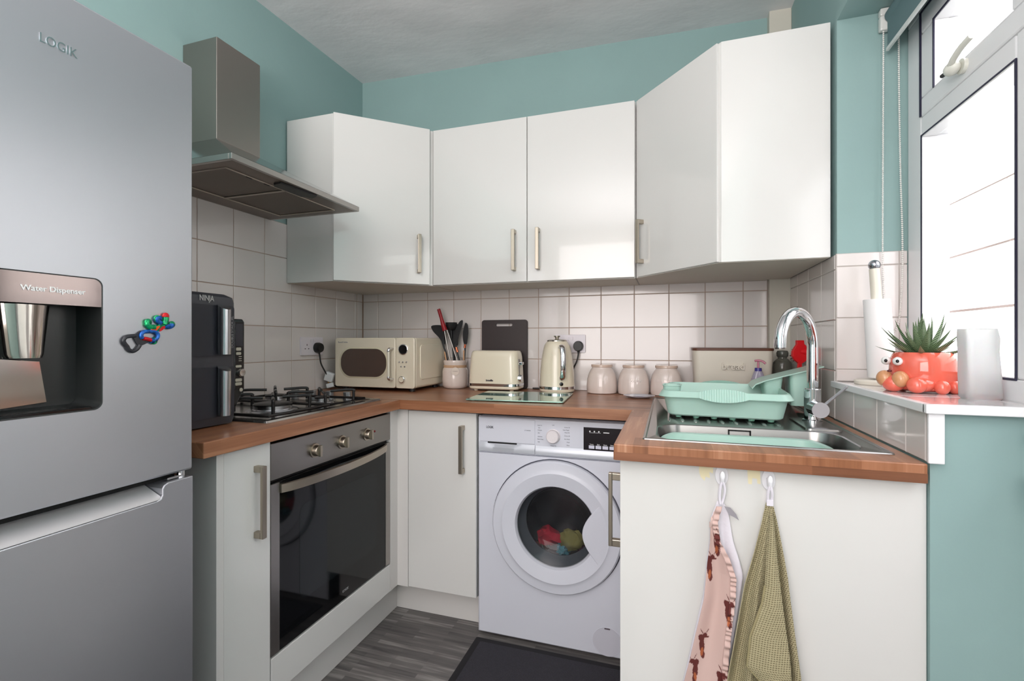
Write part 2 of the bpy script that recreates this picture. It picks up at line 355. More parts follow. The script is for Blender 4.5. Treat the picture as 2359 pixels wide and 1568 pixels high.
# ================================================================== FITTED UNITS
V = Vector
def dhandle(parent, base, out, z0, z1, t=.0075, label=None):
    """square bow handle: base = point on the door face (x, y), out = unit normal away from it"""
    bm = BM(); o = V((base[0], base[1], 0)); n = V((out[0], out[1], 0)).normalized(); u = n.cross(V((0, 0, 1))); zz = V((0, 0, 1))
    obox(bm, o, u, n, zz, (-t, t), (.022, .031), (z0, z1))
    for a, b_ in ((z0, z0+.017), (z1-.017, z1)): obox(bm, o, u, n, zz, (-t, t), (0, .0225), (a, b_))
    return O('handle', bm, NICKEL, parent, bev=.0015)
def door_panel(name, parent, p0, p1, z0, z1, out, th=.018, m=None):
    """slab door whose outer face runs from p0 to p1 (x, y)"""
    a, b_ = V((p0[0], p0[1], 0)), V((p1[0], p1[1], 0)); u = (b_-a).normalized(); n = V((out[0], out[1], 0)).normalized()
    return O(name, obox(BM(), a, u, n, (0, 0, 1), (0, (b_-a).length), (-th, 0), (z0, z1)), m or WHITE, parent, bev=.0015)
EDGE = mat('unit_edge', (206, 204, 208), .4)
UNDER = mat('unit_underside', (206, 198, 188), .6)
# --- left base run
t = T('base_unit', 'narrow white gloss base cupboard left of the oven with a tall bow handle', 'cupboard', (.3, -1.29, .14))
O('carcass', box(BM(), .02, .548, -1.366, -1.216, .14, .862), WHITEM, t)
d = door_panel('door', t, (.567, -1.3655), (.567, -1.2185), .142, .858, (1, 0))
dhandle(d, (.567, -1.268), (1, 0), .612, .805)
tag = O('end_panel', box(BM(), .02, .569, -1.3875, -1.367, 0, .8645), WHITEM, bev=.001, label='plain white end panel of the base units facing the fridge', cat='panel')
t = T('oven_housing', 'white housing panel and filler below the built-in oven', 'panel', (.3, -.9, .14))
O('carcass', box(BM(), .02, .06, -1.213, -.614, .14, .862), WHITEM, t)
door_panel('lower_panel', t, (.567, -1.214), (.567, -.614), .142, .2495, (1, 0))
t = T('corner_unit', 'white base cupboard in the corner between oven and washing machine', 'cupboard', (.6, -.4, .14))
O('carcass', box(BM(), .56, .912, -.54, -.02, .14, .862), WHITEM, t)
bm = BM(); prism(bm, [(.548, -.612), (.567, -.612), (.567, -.56), (.6155, -.56), (.6155, -.541), (.548, -.541)], FZ, .141, .8645)
O('corner_post', bm, WHITEM, t, bev=.001)
d = door_panel('door', t, (.6175, -.56), (.9135, -.56), .144, .858, (0, -1))
dhandle(d, (.8597, -.56), (0, -1), .627, .811)
t = T('plinth', 'white plinth board along the floor under oven and corner cupboards', 'plinth', (.5, -.9, 0))
O('plinth_board', box(BM(), .498, .514, -1.366, -.477, .001, .139), WHITEM, t)
O('plinth_board', box(BM(), .514, .912, -.477, -.461, .001, .1385), WHITEM, t)
# --- sink unit / peninsula
t = T('sink_unit', 'white gloss sink cupboard whose wide side panel faces the room, towels hang on it', 'cupboard', (1.8, -.85, 0))
O('side_panel', box(BM(), 1.5135, 2.1035, -1.130, -1.112, .002, .8645), WHITE, t, bev=.001)
bm = BM(); box(bm, 1.55, 2.095, -.60, -.585, .14, .862); box(bm, 1.55, 2.095, -1.11, -.60, .14, .156)
O('carcass', bm, WHITEM, t)
d = door_panel('door', t, (1.513, -1.1105), (1.513, -.60), .142, .858, (-1, 0))
dhandle(d, (1.513, -1.088), (-1, 0), .640, .818)
# yellowed glue marks left of the two hooks
GL = mat('old_glue', (232, 222, 186), .6)
for cx, pts in ((1.702, [(-.016, .862), (.014, .862), (.013, .846), (.006, .849), (.007, .835), (-.002, .838), (-.004, .828), (-.012, .836), (-.015, .846)]), (1.797, [(-.013, .861), (.012, .861), (.013, .831), (.007, .832), (.006, .842), (-.003, .843), (-.004, .829), (-.011, .830)])):
    O('glue_mark', prism(BM(), [(cx+q[0], q[1]) for q in pts], FY, -1.1303, -1.1299), GL, t, label='yellowed old glue mark')
# --- wall units
z0, z1 = 1.3966, 2.1166
def cornerunit(name, label, poly, pA, pB, out, hb):
    t = T(name, label, 'cabinet', (sum(p[0] for p in poly)/len(poly), sum(p[1] for p in poly)/len(poly), z0))
    O('carcass', prism(BM(), poly, FZ, z0, z1), WHITE, t, bev=.001)
    O('bottom_panel', prism(BM(), [(p[0]*.996+.004*poly[0][0], p[1]*.99) for p in poly], FZ, z0-.0015, z0-.0002), UNDER, t)
    d = door_panel('door', t, pA, pB, z0+.002, z1-.002, out); dhandle(d, hb, out, 1.448, 1.622)
    return t
nL = (.668, -.744)
cornerunit('corner_wall_cabinet', 'white gloss wall cabinet with angled door in the left corner beside the cooker hood', [(.008, -.009), (.008, -.565), (.253, -.565), (.5785, -.272), (.5785, -.009)], (.2665, -.578), (.5765, -.2995), nL, (.537, -.334))
nR = (-.747, -.666)
cornerunit('corner_wall_cabinet', 'white gloss wall cabinet with angled door in the right corner by the window', [(1.497, -.009), (1.497, -.264), (1.786, -.580), (2.094, -.580), (2.094, -.05), (2.015, -.05), (2.015, -.009)], (1.5025, -.2765), (1.7725, -.580), nR, (1.5235, -.3002))
t = T('wall_cabinet', 'white gloss double wall cabinet over the kettle and toaster', 'cabinet', (1.037, -.14, z0))
O('carcass', box(BM(), .5815, 1.494, -.2615, -.009, z0, z1), WHITEM, t)
O('bottom_panel', box(BM(), .583, 1.492, -.26, -.01, z0-.0015, z0-.0002), UNDER, t)
for a, b_, h in ((.5835, 1.0355, .9805), (1.0385, 1.491, 1.0885)):
    d = door_panel('door', t, (a, -.2801), (b_, -.2801), z0+.002, z1-.002, (0, -1)); dhandle(d, (h, -.2801), (0, -1), 1.446, 1.624)
# ================================================================== WORKTOP
WC = [(92, 58, 39), (138, 90, 61), (154, 103, 73), (180, 130, 97)]
t = T('worktop', 'brown wood-look worktop running round three sides of the kitchen', 'worktop', (1, -.3, Z-.038))
zb = Z-.038
O('worktop_section', box(BM(), .006, .598, -1.4456, -.594, zb, Z), wood('worktop_wood_left', 1, WC, strip=.03, length=1.1, grain=1.15), t, bev=.0025, label='left section carrying the hob')
bm = BM(); prism(bm, [(.006, -.5935), (1.5016, -.5935), (1.5016, -.594+.0005), (2.0985, -.5935), (2.0985, -.006), (.006, -.006)], FZ, zb, Z)
O('worktop_section', bm, wood('worktop_wood_back', 0, WC, strip=.03, length=1.1, grain=1.15), t, bev=.0025, label='section along the back wall')
def rectloop(x0, x1, y0, y1, z): return [(x0, y0, z), (x1, y0, z), (x1, y1, z), (x0, y1, z)]
o_ = (1.5016, 2.094, -1.1585, -.594); i_ = (1.580, 2.055, -1.080, -.245)
bm = BM(); oo = (1.5016, 2.094, -1.1585, -.594); ii = (1.582, 2.052, -1.078, -.606)
a = [bm.verts.new(p) for p in rectloop(*oo, Z)]; b_ = [bm.verts.new(p) for p in rectloop(*ii, Z)]; c_ = [bm.verts.new(p) for p in rectloop(*oo, zb)]; d_ = [bm.verts.new(p) for p in rectloop(*ii, zb)]
for i in range(4):
    j = (i+1) % 4
    bm.faces.new((a[i], a[j], b_[j], b_[i])); bm.faces.new((c_[i], d_[i], d_[j], c_[j])); bm.faces.new((a[i], c_[i], c_[j], a[j])); bm.faces.new((b_[i], b_[j], d_[j], d_[i]))
O('worktop_section', bm, wood('worktop_wood_sink', 1, [(114, 72, 49), (148, 97, 66), (168, 115, 84), (208, 164, 132)], strip=.034, length=.22, zmix=0), t, bev=.0025, label='section round the sink')
ES = wood('edge_strip_wood', 0, [(88, 54, 37), (122, 78, 54), (136, 88, 62), (148, 98, 71)], strip=.03, length=.9)
O('edge_strip', box(BM(), 1.503, 2.0935, -1.1590, -1.1580, zb+.0015, zb+.0195), ES, t); O('edge_strip', box(BM(), 1.5011, 1.5018, -1.157, -.596, zb+.0015, zb+.0195), ES, t)
# ================================================================== SINK
def sinkface(bm, loops, cap=True):
    return loft(bm, loops, cap0=False, cap1=cap)
t = T('sink', 'stainless steel inset sink with drainer in the worktop under the window', 'sink', (1.818, -.65, Z))
bm = BM(); N6 = 8
cx, cy, wS, hS = 1.8155, -.6525, .507, .874
sinkface(bm, [rrl(cx, cy, wS, hS, .006, Z+.0004, N6), rrl(cx, cy, wS-.002, hS-.002, .006, Z+.003, N6), rrl(cx, cy, wS-.012, hS-.012, .006, Z+.0038, N6), rrl(cx, cy, wS-.018, hS-.018, .006, Z+.0012, N6),
    rrl(1.811, -.962, .440, .232, .062, Z+.0012, N6), rrl(1.811, -.962, .434, .226, .060, Z-.001, N6), rrl(1.811, -.962, .422, .214, .056, Z-.03, N6), rrl(1.811, -.962, .412, .206, .052, Z-.12, N6), rrl(1.811, -.962, .36, .16, .04, Z-.135, N6)])
O('sink_bowl', bm, SINKM, t, smooth=35)
for k in range(9):
    x = 1.625+k*.036
    b_ = BM(); loft(b_, [[(x+r*math.cos(a), y, Z+.0012+max(0, r*.5*math.sin(a))) for a in [math.pi*q/6 for q in range(7)]] for y, r in ((-.80, .002), (-.79, .006), (-.30, .006), (-.29, .002))], closed=False)
    O('drainer_ridge', b_, SINKM, t, smooth=40)
bm = BM()
for a, b2, c2, d2 in ((1.776, 1.832, Z-.008, Z-.0055), (1.776, 1.832, Z-.024, Z-.0215), (1.776, 1.779, Z-.024, Z-.0055), (1.829, 1.832, Z-.024, Z-.0055)): box(bm, a, b2, -.8585, -.852, c2, d2)
O('overflow', bm, DGAP, t)
bm = BM(); loft(bm, [rrl(2.008, -.742, .085, .20, .012, Z+.0012), rrl(2.008, -.742, .083, .198, .012, Z+.006), rrl(2.008, -.742, .07, .185, .01, Z+.007)])
O('tap_ledge', bm, SINKM, t, smooth=40)
# tap
t = T('kitchen_tap', 'tall chrome swan-neck mixer tap with side lever by the window sill', 'tap', (2.014, -.705, Z+.007))
bx, by = 2.014, -.705
bm = BM(); lathe(bm, [(.026, Z+.007), (.026, Z+.011), (.0215, Z+.013), (.0215, Z+.098), (.020, Z+.1), (.015, Z+.1), (.015, Z+.104)], (bx, by, 0)); O('tap_body', bm, CHROME, t, smooth=35)
dx, dy = 1.9027-bx, -.85-by; Lr = math.hypot(dx, dy)
zt = 1.220-.0
zc = zt-Lr/2+.0
pts = [(bx, by, Z+.10), (bx, by, zc-.03)]+[(bx+dx*(1-math.cos(a))/2, by+dy*(1-math.cos(a))/2, zc+Lr/2*math.sin(a)) for a in [math.pi*q/16 for q in range(17)]]+[(1.9027, -.85, 1.122)]
O('tap_spout', tube(BM(), pts, .0148, 20), CHROME, t, smooth=40)
bm = BM(); cyl(bm, (1.9027, -.85, 1.128), (1.9027, -.85, 1.118), .0125, .0125, 20); O('aerator', bm, STEELD, t, smooth=40)
lv = BM(); cyl(lv, (bx, by-.015, .950), (2.017, -.768, .950), .021, .021, 28); O('lever_barrel', lv, CHROME, t, smooth=40)
lv = BM(); cyl(lv, (2.017, -.7685, .950), (2.0172, -.772, .950), .0215, .0215, 28); cyl(lv, (2.028, -.760, .962), (2.073, -.790, 1.018), .0042, .0035, 12)
O('tap_lever', lv, mat('lever_steel', (200, 200, 206), .3, metal=.8), t, smooth=40)
# washing-up bowl in the sink
t = T('washing_up_bowl', 'mint green plastic washing-up bowl sitting in the sink', 'bowl', (1.80, -.965, Z-.13))
bm = BM()
def wl_loop(w_, h_, r_, z, lift=0): return [(x, y, z+lift*max(0, abs(x-1.80)/(w_/2)-.86)/.14) for x, y in rr(1.80, -.965, w_, h_, r_, 8)]
loft(bm, [wl_loop(.30, .12, .04, Z-.133), wl_loop(.375, .172, .055, Z-.03), wl_loop(.380, .178, .058, Z-.0215, -.004), wl_loop(.396, .194, .064, Z-.0195, -.006), wl_loop(.396, .194, .064, Z-.0170, -.006), wl_loop(.372, .170, .056, Z-.0185, -.004), wl_loop(.366, .164, .05, Z-.03), wl_loop(.29, .112, .036, Z-.129)])
O('bowl_shell', bm, MINT, t, smooth=40)
# dish drainer
t = T('dish_rack', 'mint green plastic dish rack with ribbed front grip on the sink drainer', 'dish rack', (1.785, -.60, Z+.0052), math.radians(-4), local=True)
bm = BM(); z_ = lambda q: q
loft(bm, [rrl(0, 0, .305, .30, .03, .006), rrl(0, 0, .315, .31, .034, .010), rrl(0, 0, .340, .336, .036, .068), rrl(0, 0, .364, .360, .040, .0625), rrl(0, 0, .366, .362, .040, .0645), rrl(0, 0, .346, .342, .038, .0805), rrl(0, 0, .334, .330, .036, .0815), rrl(0, 0, .310, .306, .034, .014), rrl(0, 0, .30, .296, .03, .0115)])
O('tray', bm, MINT, t, smooth=35)
for k, sgn in ((0, -1), (1, 1)):
    bm = BM(); loops = []
    for i in range(61):
        x = -.066+.132*i/60; q = math.cos((i-30)/30*math.pi/2)**.7; h = .008+.0125*q; th = .0015+(.0016 if i % 3 else 0)*(q > .3); yc = sgn*(.1785+.002*q); zc3 = .0725
        loops.append([(x, yc+sgn*(h*.5+th), zc3-h*.9), (x, yc-sgn*h*.5+sgn*th, zc3+h*.9), (x, yc-sgn*h*.5-sgn*.002, zc3+h*.9-.001), (x, yc+sgn*h*.5-sgn*.003, zc3-h*.9)])
    loft(bm, loops); O('grip', bm, MINT, t)
for fx in (-.125, -.075, -.025, .025, .075, .125):
    for fy in (-.135, 0, .135):
        bm = BM(); cyl(bm, (fx, fy, -.001), (fx, fy, .008), .008, .011, 10); O('foot', bm, mat('mint_shade_plastic', (110, 160, 140), .5), t, smooth=40)  # darker copy of the mint: shade under the tray put into the colour
# small cup clipped on the left
bm = BM(); loft(bm, [rrl(-.146, -.10, .044, .05, .012, .05), rrl(-.146, -.10, .052, .058, .014, .091), rrl(-.146, -.10, .056, .062, .016, .092), rrl(-.146, -.10, .056, .062, .016, .095), rrl(-.146, -.10, .048, .054, .013, .095), rrl(-.146, -.10, .042, .048, .012, .054)])
O('side_cup', bm, MINT, t, smooth=40)
# cutlery holder: sloping flange with two hanging compartments
def slope(x): return .098+(x-.098)*.30
bm = BM(); ya, yb = .03, .165
pts = [(.088, slope(.088)-.014), (.10, slope(.10)-.004), (.13, slope(.13)), (.285, slope(.285)), (.285, slope(.285)-.0035), (.13, slope(.13)-.0035), (.10, slope(.10)-.008), (.09, slope(.09)-.018)]
prism(bm, pts, FY, ya-.012, yb+.008)
fl_ = O('cutlery_holder', bm, MINT, t, smooth=30)
def cup(x0, x1, y0, y1, zb_, tp=.006):
    b = BM(); w_, h_ = x1-x0, y1-y0; cx, cy = (x0+x1)/2, (y0+y1)/2
    def lp(w2, h2, zz): return [(x, y, (slope(x)-.003 if zz is None else zz)) for x, y in rr(cx, cy, w2, h2, .012, 5)]
    loft(b, [lp(w_-2*tp, h_-2*tp, zb_), lp(w_, h_, None)]); return b
O('compartment', cup(.122, .178, ya, yb, .035, .008), MINT, fl_, smooth=40)
O('compartment', cup(.196, .272, ya, yb, .028, .004), MINT, fl_, smooth=40)
#@@PART3
# ================================================================== FRIDGE FREEZER
t = T('fridge_freezer', 'tall silver fridge freezer with a water dispenser in its upper door', 'fridge', (.35, -1.81, 0))
FY0, FY1, FX1 = -2.11, -1.512, .65
O('cabinet_body', box(BM(), .03, .575, FY0+.004, FY1-.006, .03, 1.722), mat('fridge_side', (128, 132, 138), .4, metal=.3), t, bev=.003)
def yz(x, lp): return [(x, a, b) for a, b in lp]
DY0, DY1, DZ0, DZ1 = -1.935, -1.6848, 1.0165, 1.2515
hole = rr((DY0+DY1)/2, (DZ0+DZ1)/2, DY1-DY0, DZ1-DZ0, .014, 8)
def outer(i): return rr((FY0+FY1)/2, (.8655+1.7285)/2, FY1-FY0-2*i, 1.7285-.8655-2*i, .004, 8)
bm = loft(BM(), [yz(.583, outer(0)), yz(FX1-.004, outer(0)), yz(FX1, outer(.004)), yz(FX1, hole), yz(FX1-.012, hole)], cap1=False)
ud = O('door', bm, FRIDGEM, t, smooth=25)
bm = loft(BM(), [yz(FX1-.001, hole), yz(FX1-.0012, rr((DY0+DY1)/2, (DZ0+DZ1)/2, DY1-DY0-.004, DZ1-DZ0-.004, .013, 8)), yz(FX1-.055, rr((DY0+DY1)/2, (DZ0+DZ1)/2, DY1-DY0-.02, DZ1-DZ0-.02, .013, 8))], cap0=False)
dsp = O('water_dispenser', bm, mat('dispenser_black', (36, 38, 38), .28), ud, smooth=40) if False else O('dispenser_recess', bm, mat('dispenser_black', (36, 38, 38), .28), ud, smooth=40)
bp_ = [(y, z) for y, z in rr((DY0+DY1)/2, (DZ0+DZ1)/2, DY1-DY0-.004, DZ1-DZ0-.004, .013, 8)]
top = [(y, max(z, 1.2005)) for y, z in bp_]
O('dispenser_fascia', prism(BM(), top, FX, FX1-.02, FX1-.0005), mat('fascia_mirror', (128, 116, 114), .12, metal=.9), ud, label='mirror-grey fascia with white lettering')
bm = BM(); loft(bm, [[(.628-.025*math.cos(a)*0-(.02 if False else 0)+.018*math.cos(a), -1.787+sx*math.sin(a)*1.0, z) for a in [2*math.pi*i/20 for i in range(20)]] for z, sx in ((1.1985, .034), (1.118, .026), (1.112, .0235))])
MIRR = mat('dispenser_steel', (196, 188, 180), .1, metal=1)
O('spout_cover', bm, MIRR, ud, smooth=50)
O('push_plate', prism(BM(), [(-1.812, 1.029), (-1.742, 1.034), (-1.752, 1.105), (-1.810, 1.112)], FX, .600, .604), MIRR, ud, bev=.001)
O('drip_tray', box(BM(), .60, .646, -1.92, -1.70, 1.018, 1.0235), BLACKG, ud, bev=.001)
WL = mat('white_print', (240, 240, 240), .5)
text('lettering', 'Water Dispenser', .0125, (FX1, -1.7565, 1.2245), (0, 1, 0), (0, 0, 1), WL, ud, bold=.0002)
text('lettering', 'LOGIK', .0225, (FX1+.0002, -1.7515, 1.633), (0, 1, 0), (0, 0, 1), CHROME, ud, depth=.0012, squash=.80)
pts = [(FY0, .04), (FY1, .04), (FY1, .8508), (-1.566, .8508), (-1.5735, .8475), (-1.5765, .841), (-1.5765, .829), (-1.580, .822), (-1.588, .8195), (-2.04, .8195), (-2.052, .83), (-2.054, .8508), (FY0, .8508)]
ld = O('door', prism(BM(), pts, FX, .583, FX1), FRIDGEM, t, bev=.002)
TR = mat('handle_trough', (206, 204, 206), .3, metal=.35)
bm = BM(); prism(bm, [(.6455, .826), (.649, .8205), (.644, .8185), (.600, .834), (.588, .852), (.588, .856), (.602, .844)], lambda p, d: (p[0], d, p[1]), -2.052, -1.5785)
O('grip_trough', bm, TR, ld, smooth=40)
bm = BM(); box(bm, .585, .622, FY0+.01, FY1-.02, .851, .865); O('door_gap', bm, DGAP, t)
bm = BM(); cyl(bm, (.632, -1.526, .8508), (.632, -1.526, .865), .007, .007, 14); box(bm, .60, .64, -1.56, -1.53, .853, .857); O('hinge', bm, CHROME, t)
# magnet on the fridge door
def G(X, Y): return (-1.6068+(260+X/12.06-340)*.000826, 1.1521-(700+Y/12.06-770)*.00087)
t = T('fridge_magnet', 'lizard-shaped bottle opener magnet with shiny green, blue and orange patches', 'magnet', (FX1, -1.605, 1.13))
MB_ = mat('opener_black', (36, 36, 42), .35)
def blob(name, pts, m, x0=FX1, x1=FX1+.004, k=4):
    P = [V((p[0], p[1], 0)) for p in pts]; P = P+P[:3]; out = []
    for i in range(1, len(pts)+1):
        for j in range(k):
            tt = j/k; a, b, c, d = P[(i-1) % len(pts)], P[i % len(pts)], P[(i+1) % len(pts)], P[(i+2) % len(pts)]
            q = .5*((2*b)+(c-a)*tt+(2*a-5*b+4*c-d)*tt*tt+(3*b-a-3*c+d)*tt**3); out.append(G(q.x, q.y))
    return O(name, prism(BM(), out, FX, x0, x1), m, t)
def gtube(name, pts, r, m, x=FX1+.0035):
    P = smoothpath([(x, *G(*p)) for p in pts], 5); return O(name, tube(BM(), P, r, 8), m, t, smooth=60)
gtube('opener_ring', [(600, 880), (480, 890), (350, 920), (295, 1010), (330, 1090), (390, 1160), (430, 1240), (530, 1290), (640, 1240), (720, 1130)], .0036, MB_)
blob('opener_plate', [(540, 880), (620, 830), (760, 740), (790, 900), (1020, 1000), (960, 1050), (790, 1130), (680, 1140)], MB_)
GR = mat('foil_green', (20, 190, 110), .25, metal=.4, col2=(10, 70, 70), nscale=160); BL = mat('foil_blue', (40, 120, 220), .25, metal=.4, col2=(10, 50, 110), nscale=160)
RE = mat('foil_red', (200, 24, 34), .3, metal=.3); OR = mat('foil_orange', (250, 90, 20), .3, metal=.2)
gtube('tail', [(1130, 1010), (1200, 900), (1190, 810), (1100, 760), (900, 760), (780, 790), (740, 880), (770, 950)], .0037, BL, FX1+.005)
gtube('tail', [(800, 950), (900, 960), (1040, 1000)], .0037, RE, FX1+.005)
blob('body', [(980, 690), (1120, 620), (1240, 560), (1380, 520), (1460, 600), (1330, 680), (1180, 760), (1060, 750)], GR, FX1+.001, FX1+.006)
blob('patch', [(990, 690), (1230, 600), (1190, 690), (1100, 745)], OR, FX1+.005, FX1+.0072); blob('patch', [(1250, 690), (1330, 610), (1430, 610), (1360, 690), (1250, 755)], RE, FX1+.003, FX1+.0065)
gtube('leg', [(1120, 640), (1020, 640), (930, 580), (930, 520)], .0056, GR, FX1+.004); gtube('leg', [(1300, 530), (1220, 470), (1180, 400), (1290, 380)], .0050, BL, FX1+.004)
gtube('leg', [(1420, 580), (1520, 610), (1600, 590), (1620, 530)], .0056, BL, FX1+.004); gtube('head', [(1400, 560), (1430, 450), (1440, 350)], .0062, GR, FX1+.004)
for fx_, fz_, m_ in ((940, 510, GR), (1195, 400, GR), (1625, 550, GR), (1445, 320, RE), (1100, 1015, GR)):
    g_ = G(fx_, fz_); bm = BM(); ball(bm, (FX1+.004, g_[0], g_[1]), .0072, 12, (.5, 1, 1)); O('foot', bm, m_, t, smooth=60)
gtube('leg', [(1010, 1010), (1090, 1010)], .0056, BL, FX1+.004)
# ================================================================== OVEN
OX = .567
t = T('oven', 'built-in stainless steel electric oven with black glass door under the hob', 'oven', (.31, -.915, .25))
O('oven_body', box(BM(), .07, .549, -1.212, -.6165, .255, .85), BLACK, t)
cp = O('control_panel', box(BM(), .549, OX, -1.2165, -.6145, .7485, .8515), mat('oven_steel', (146, 141, 137), .3, metal=1, bump=.02, bscale=40, stretch=(1, 1, 12)), t, bev=.002)
for ky in (-1.0425, -.9105, -.770):
    bm = BM(); lathe(bm, [(.0225, 0), (.0225, .003), (.0175, .004), (.0165, .017), (.015, .019)], (OX, ky, .7965), 28, (1, 0, 0)); k = O('knob', bm, NICKEL, cp, smooth=35)
    obox(bm := BM(), (OX, ky, .7965), (0, 1, 0), (0, 0, 1), (1, 0, 0), (-.0045, .0045), (-.0175, .0175), (.017, .027)); O('knob_grip', bm, NICKEL, k, bev=.001)
bm = BM(); ball(bm, (OX, -.7206, .7985), .0042, 12); O('indicator_light', bm, mat('red_light', (130, 14, 20), .2), cp, smooth=60)
od = O('oven_door', frame_bars(BM(), 0, 0, 0, 0, (0,)*4, 0, 0) or box(BM(), .5495, .562, -1.2165, -.6145, .254, .738), BLACKG, t, bev=.002)
O('door_trim', box(BM(), .5615, OX, -1.2165, -1.1845, .256, .737), STEEL, od, bev=.001); O('door_trim', box(BM(), .5615, OX, -.6445, -.6145, .256, .737), STEEL, od, bev=.001)
O('door_glass', box(BM(), .5615, .5655, -1.184, -.645, .256, .737), mat('oven_glass', (12, 13, 15), .05, spec=.35), od)
O('inner_window', prism(BM(), rr(-.905, .50, .40, .29, .03, 5), FX, .5655, .5658), mat('oven_window', (24, 28, 30), .06, spec=.35), od)
bm = BM(); n_ = 24; lp = []
for i in range(n_+1):
    q = i/n_; y = -1.1835+q*(1.1835-.6455); x = OX-.001+.040*(1-(2*q-1)**2)**.7; zc_ = .7185+.006*q
    lp.append([(x, y, zc_-.0135), (x+.007, y, zc_-.012), (x+.007, y, zc_+.012), (x, y, zc_+.0135)])
loft(bm, lp); O('oven_handle', bm, NICKEL, od, smooth=40)
text('logo', 'LOGIK', .011, (.5662, -.89, .285), (0, 1, 0), (0, 0, 1), mat('grey_print', (150, 150, 150), .5), od)
# ================================================================== HOB
t = T('gas_hob', 'four-burner stainless gas hob with black pan supports on the left worktop', 'hob', (.28, -.905, Z))
HX0, HX1, HY0, HY1 = .028, .530, -1.195, -.620
bm = BM(); hcx, hcy, hw, hh = (HX0+HX1)/2, (HY0+HY1)/2, HX1-HX0, HY1-HY0
HS = mat('hob_steel', (176, 172, 168), .2, metal=1)
loft(bm, [rrl(hcx, hcy, hw, hh, .006, Z+.0003), rrl(hcx, hcy, hw-.006, hh-.006, .006, Z+.006), rrl(hcx, hcy, hw-.05, hh-.05, .012, Z+.0065), rrl(hcx, hcy, hw-.062, hh-.062, .012, Z+.0025)])
O('hob_plate', bm, HS, t, smooth=25)
def grate(name, burners, y0, y1):
    g = None
    x0, x1 = .062, .500; zt = Z+.047; zb2 = Z+.014; bm = BM(); r = .005
    tube(bm, smoothpath([(x0, y0, zb2), (x1, y0, zb2)], 4)+[(x1, y1, zb2), (x0, y1, zb2), (x0, y0, zb2)], r, 8)
    g = O('pan_support', bm, IRON, t, smooth=60)
    for bx_, by_ in burners:
        for ang in (45, 135, 225, 315):
            c, s_ = math.cos(math.radians(ang)), math.sin(math.radians(ang)); ro = .115
            px_, py_ = min(max(bx_+ro*c, x0), x1), min(max(by_+ro*s_, y0), y1)
            b2 = BM(); tube(b2, smoothpath([(px_, py_, Z+.004), (px_, py_, zt-.012), (px_-.006*c, py_-.006*s_, zt), (bx_+.030*c, by_+.030*s_, zt-.002)], 5), .0055, 8)
            O('support_finger', b2, IRON, g, smooth=60)
burn = [(.345, -.985, .060), (.135, -1.03, .036), (.150, -.775, .036), (.372, -.775, .026)]
grate('pan_support', [burn[0][:2], burn[1][:2]], -1.160, -.895); grate('pan_support', [burn[2][:2], burn[3][:2]], -.885, -.690)
for bx_, by_, br_ in burn:
    bm = BM(); lathe(bm, [(br_+.022, Z+.0025), (br_+.018, Z+.006), (br_+.002, Z+.0065), (br_, Z+.009), (br_, Z+.020), (br_-.003, Z+.021)], (bx_, by_, 0), 36); b2 = O('burner', bm, mat('burner_alloy', (190, 190, 194), .25, metal=1), t, smooth=35)
    bm = BM(); lathe(bm, [(br_+.001, Z+.0212), (br_+.001, Z+.024), (br_-.006, Z+.027), (.001, Z+.0272)], (bx_, by_, 0), 36); O('burner_cap', bm, IRON, b2, smooth=35)
for kx in (.135, .222, .308, .393):
    bm = BM(); lathe(bm, [(.018, Z+.0026), (.018, Z+.006), (.0145, Z+.008), (.0165, Z+.03), (.015, Z+.0315)], (kx, -.652, 0), 24); O('knob', bm, mat('knob_silver', (160, 162, 166), .3, metal=.8), t, smooth=35)
# ================================================================== COOKER HOOD
t = T('cooker_hood', 'stainless steel chimney cooker hood with pyramid canopy over the hob', 'extractor hood', (.2, -.95, 1.65))
HZ0, HZ1 = 1.6545, 1.6725; A0, A1, XF = -1.2395, -.6535, .45
CY0, CY1, CX = -1.040, -.857, .158
O('chimney', box(BM(), .001, CX, CY0, CY1, 1.829, 2.178), HOODM, t, bev=.002)
bm = BM(); lp = []
for i in range(15):
    q = i/14; s_ = (1-q)**1.0; zz = HZ1+(1.829-HZ1)*q
    lp.append(rectloop(.001, CX+(XF-CX)*s_, CY0+(A0-CY0)*s_, CY1+(A1-CY1)*s_, zz))
loft(bm, lp); O('canopy', bm, mat('canopy_steel', (172, 172, 172), .12, metal=1), t, smooth=20)
bm = BM(); box(bm, XF-.012, XF, A0, A1, HZ0, HZ1); box(bm, .001, XF-.012, A0, A0+.012, HZ0, HZ1); box(bm, .001, XF-.012, A1-.012, A1, HZ0, HZ1); box(bm, .001, .012, A0+.012, A1-.012, HZ0, HZ1)
O('canopy_rim', bm, STEEL, t, bev=.001)
bm = BM(); box(bm, XF-.075, XF-.012, A0+.012, A1-.012, HZ0, HZ0+.003); box(bm, .012, .10, A0+.012, A1-.012, HZ0, HZ0+.003)
box(bm, .10, XF-.075, A0+.012, A0+.045, HZ0, HZ0+.003); box(bm, .10, XF-.075, A1-.05, A1-.012, HZ0, HZ0+.003)
UST = mat('hood_underside', (128, 116, 108), .4, metal=.8)
O('underside', bm, UST, t)
FM = bpy.data.materials.new('filter_mesh'); FM.use_nodes = True; nt = FM.node_tree; b = nt.nodes['Principled BSDF']; b.inputs['Base Color'].default_value = lin((118, 108, 100)); b.inputs['Metallic'].default_value = .6; b.inputs['Roughness'].default_value = .5
ck = nt.nodes.new('ShaderNodeTexChecker'); ck.inputs['Scale'].default_value = 400; tc = nt.nodes.new('ShaderNodeTexCoord'); bu = nt.nodes.new('ShaderNodeBump'); bu.inputs['Strength'].default_value = .3
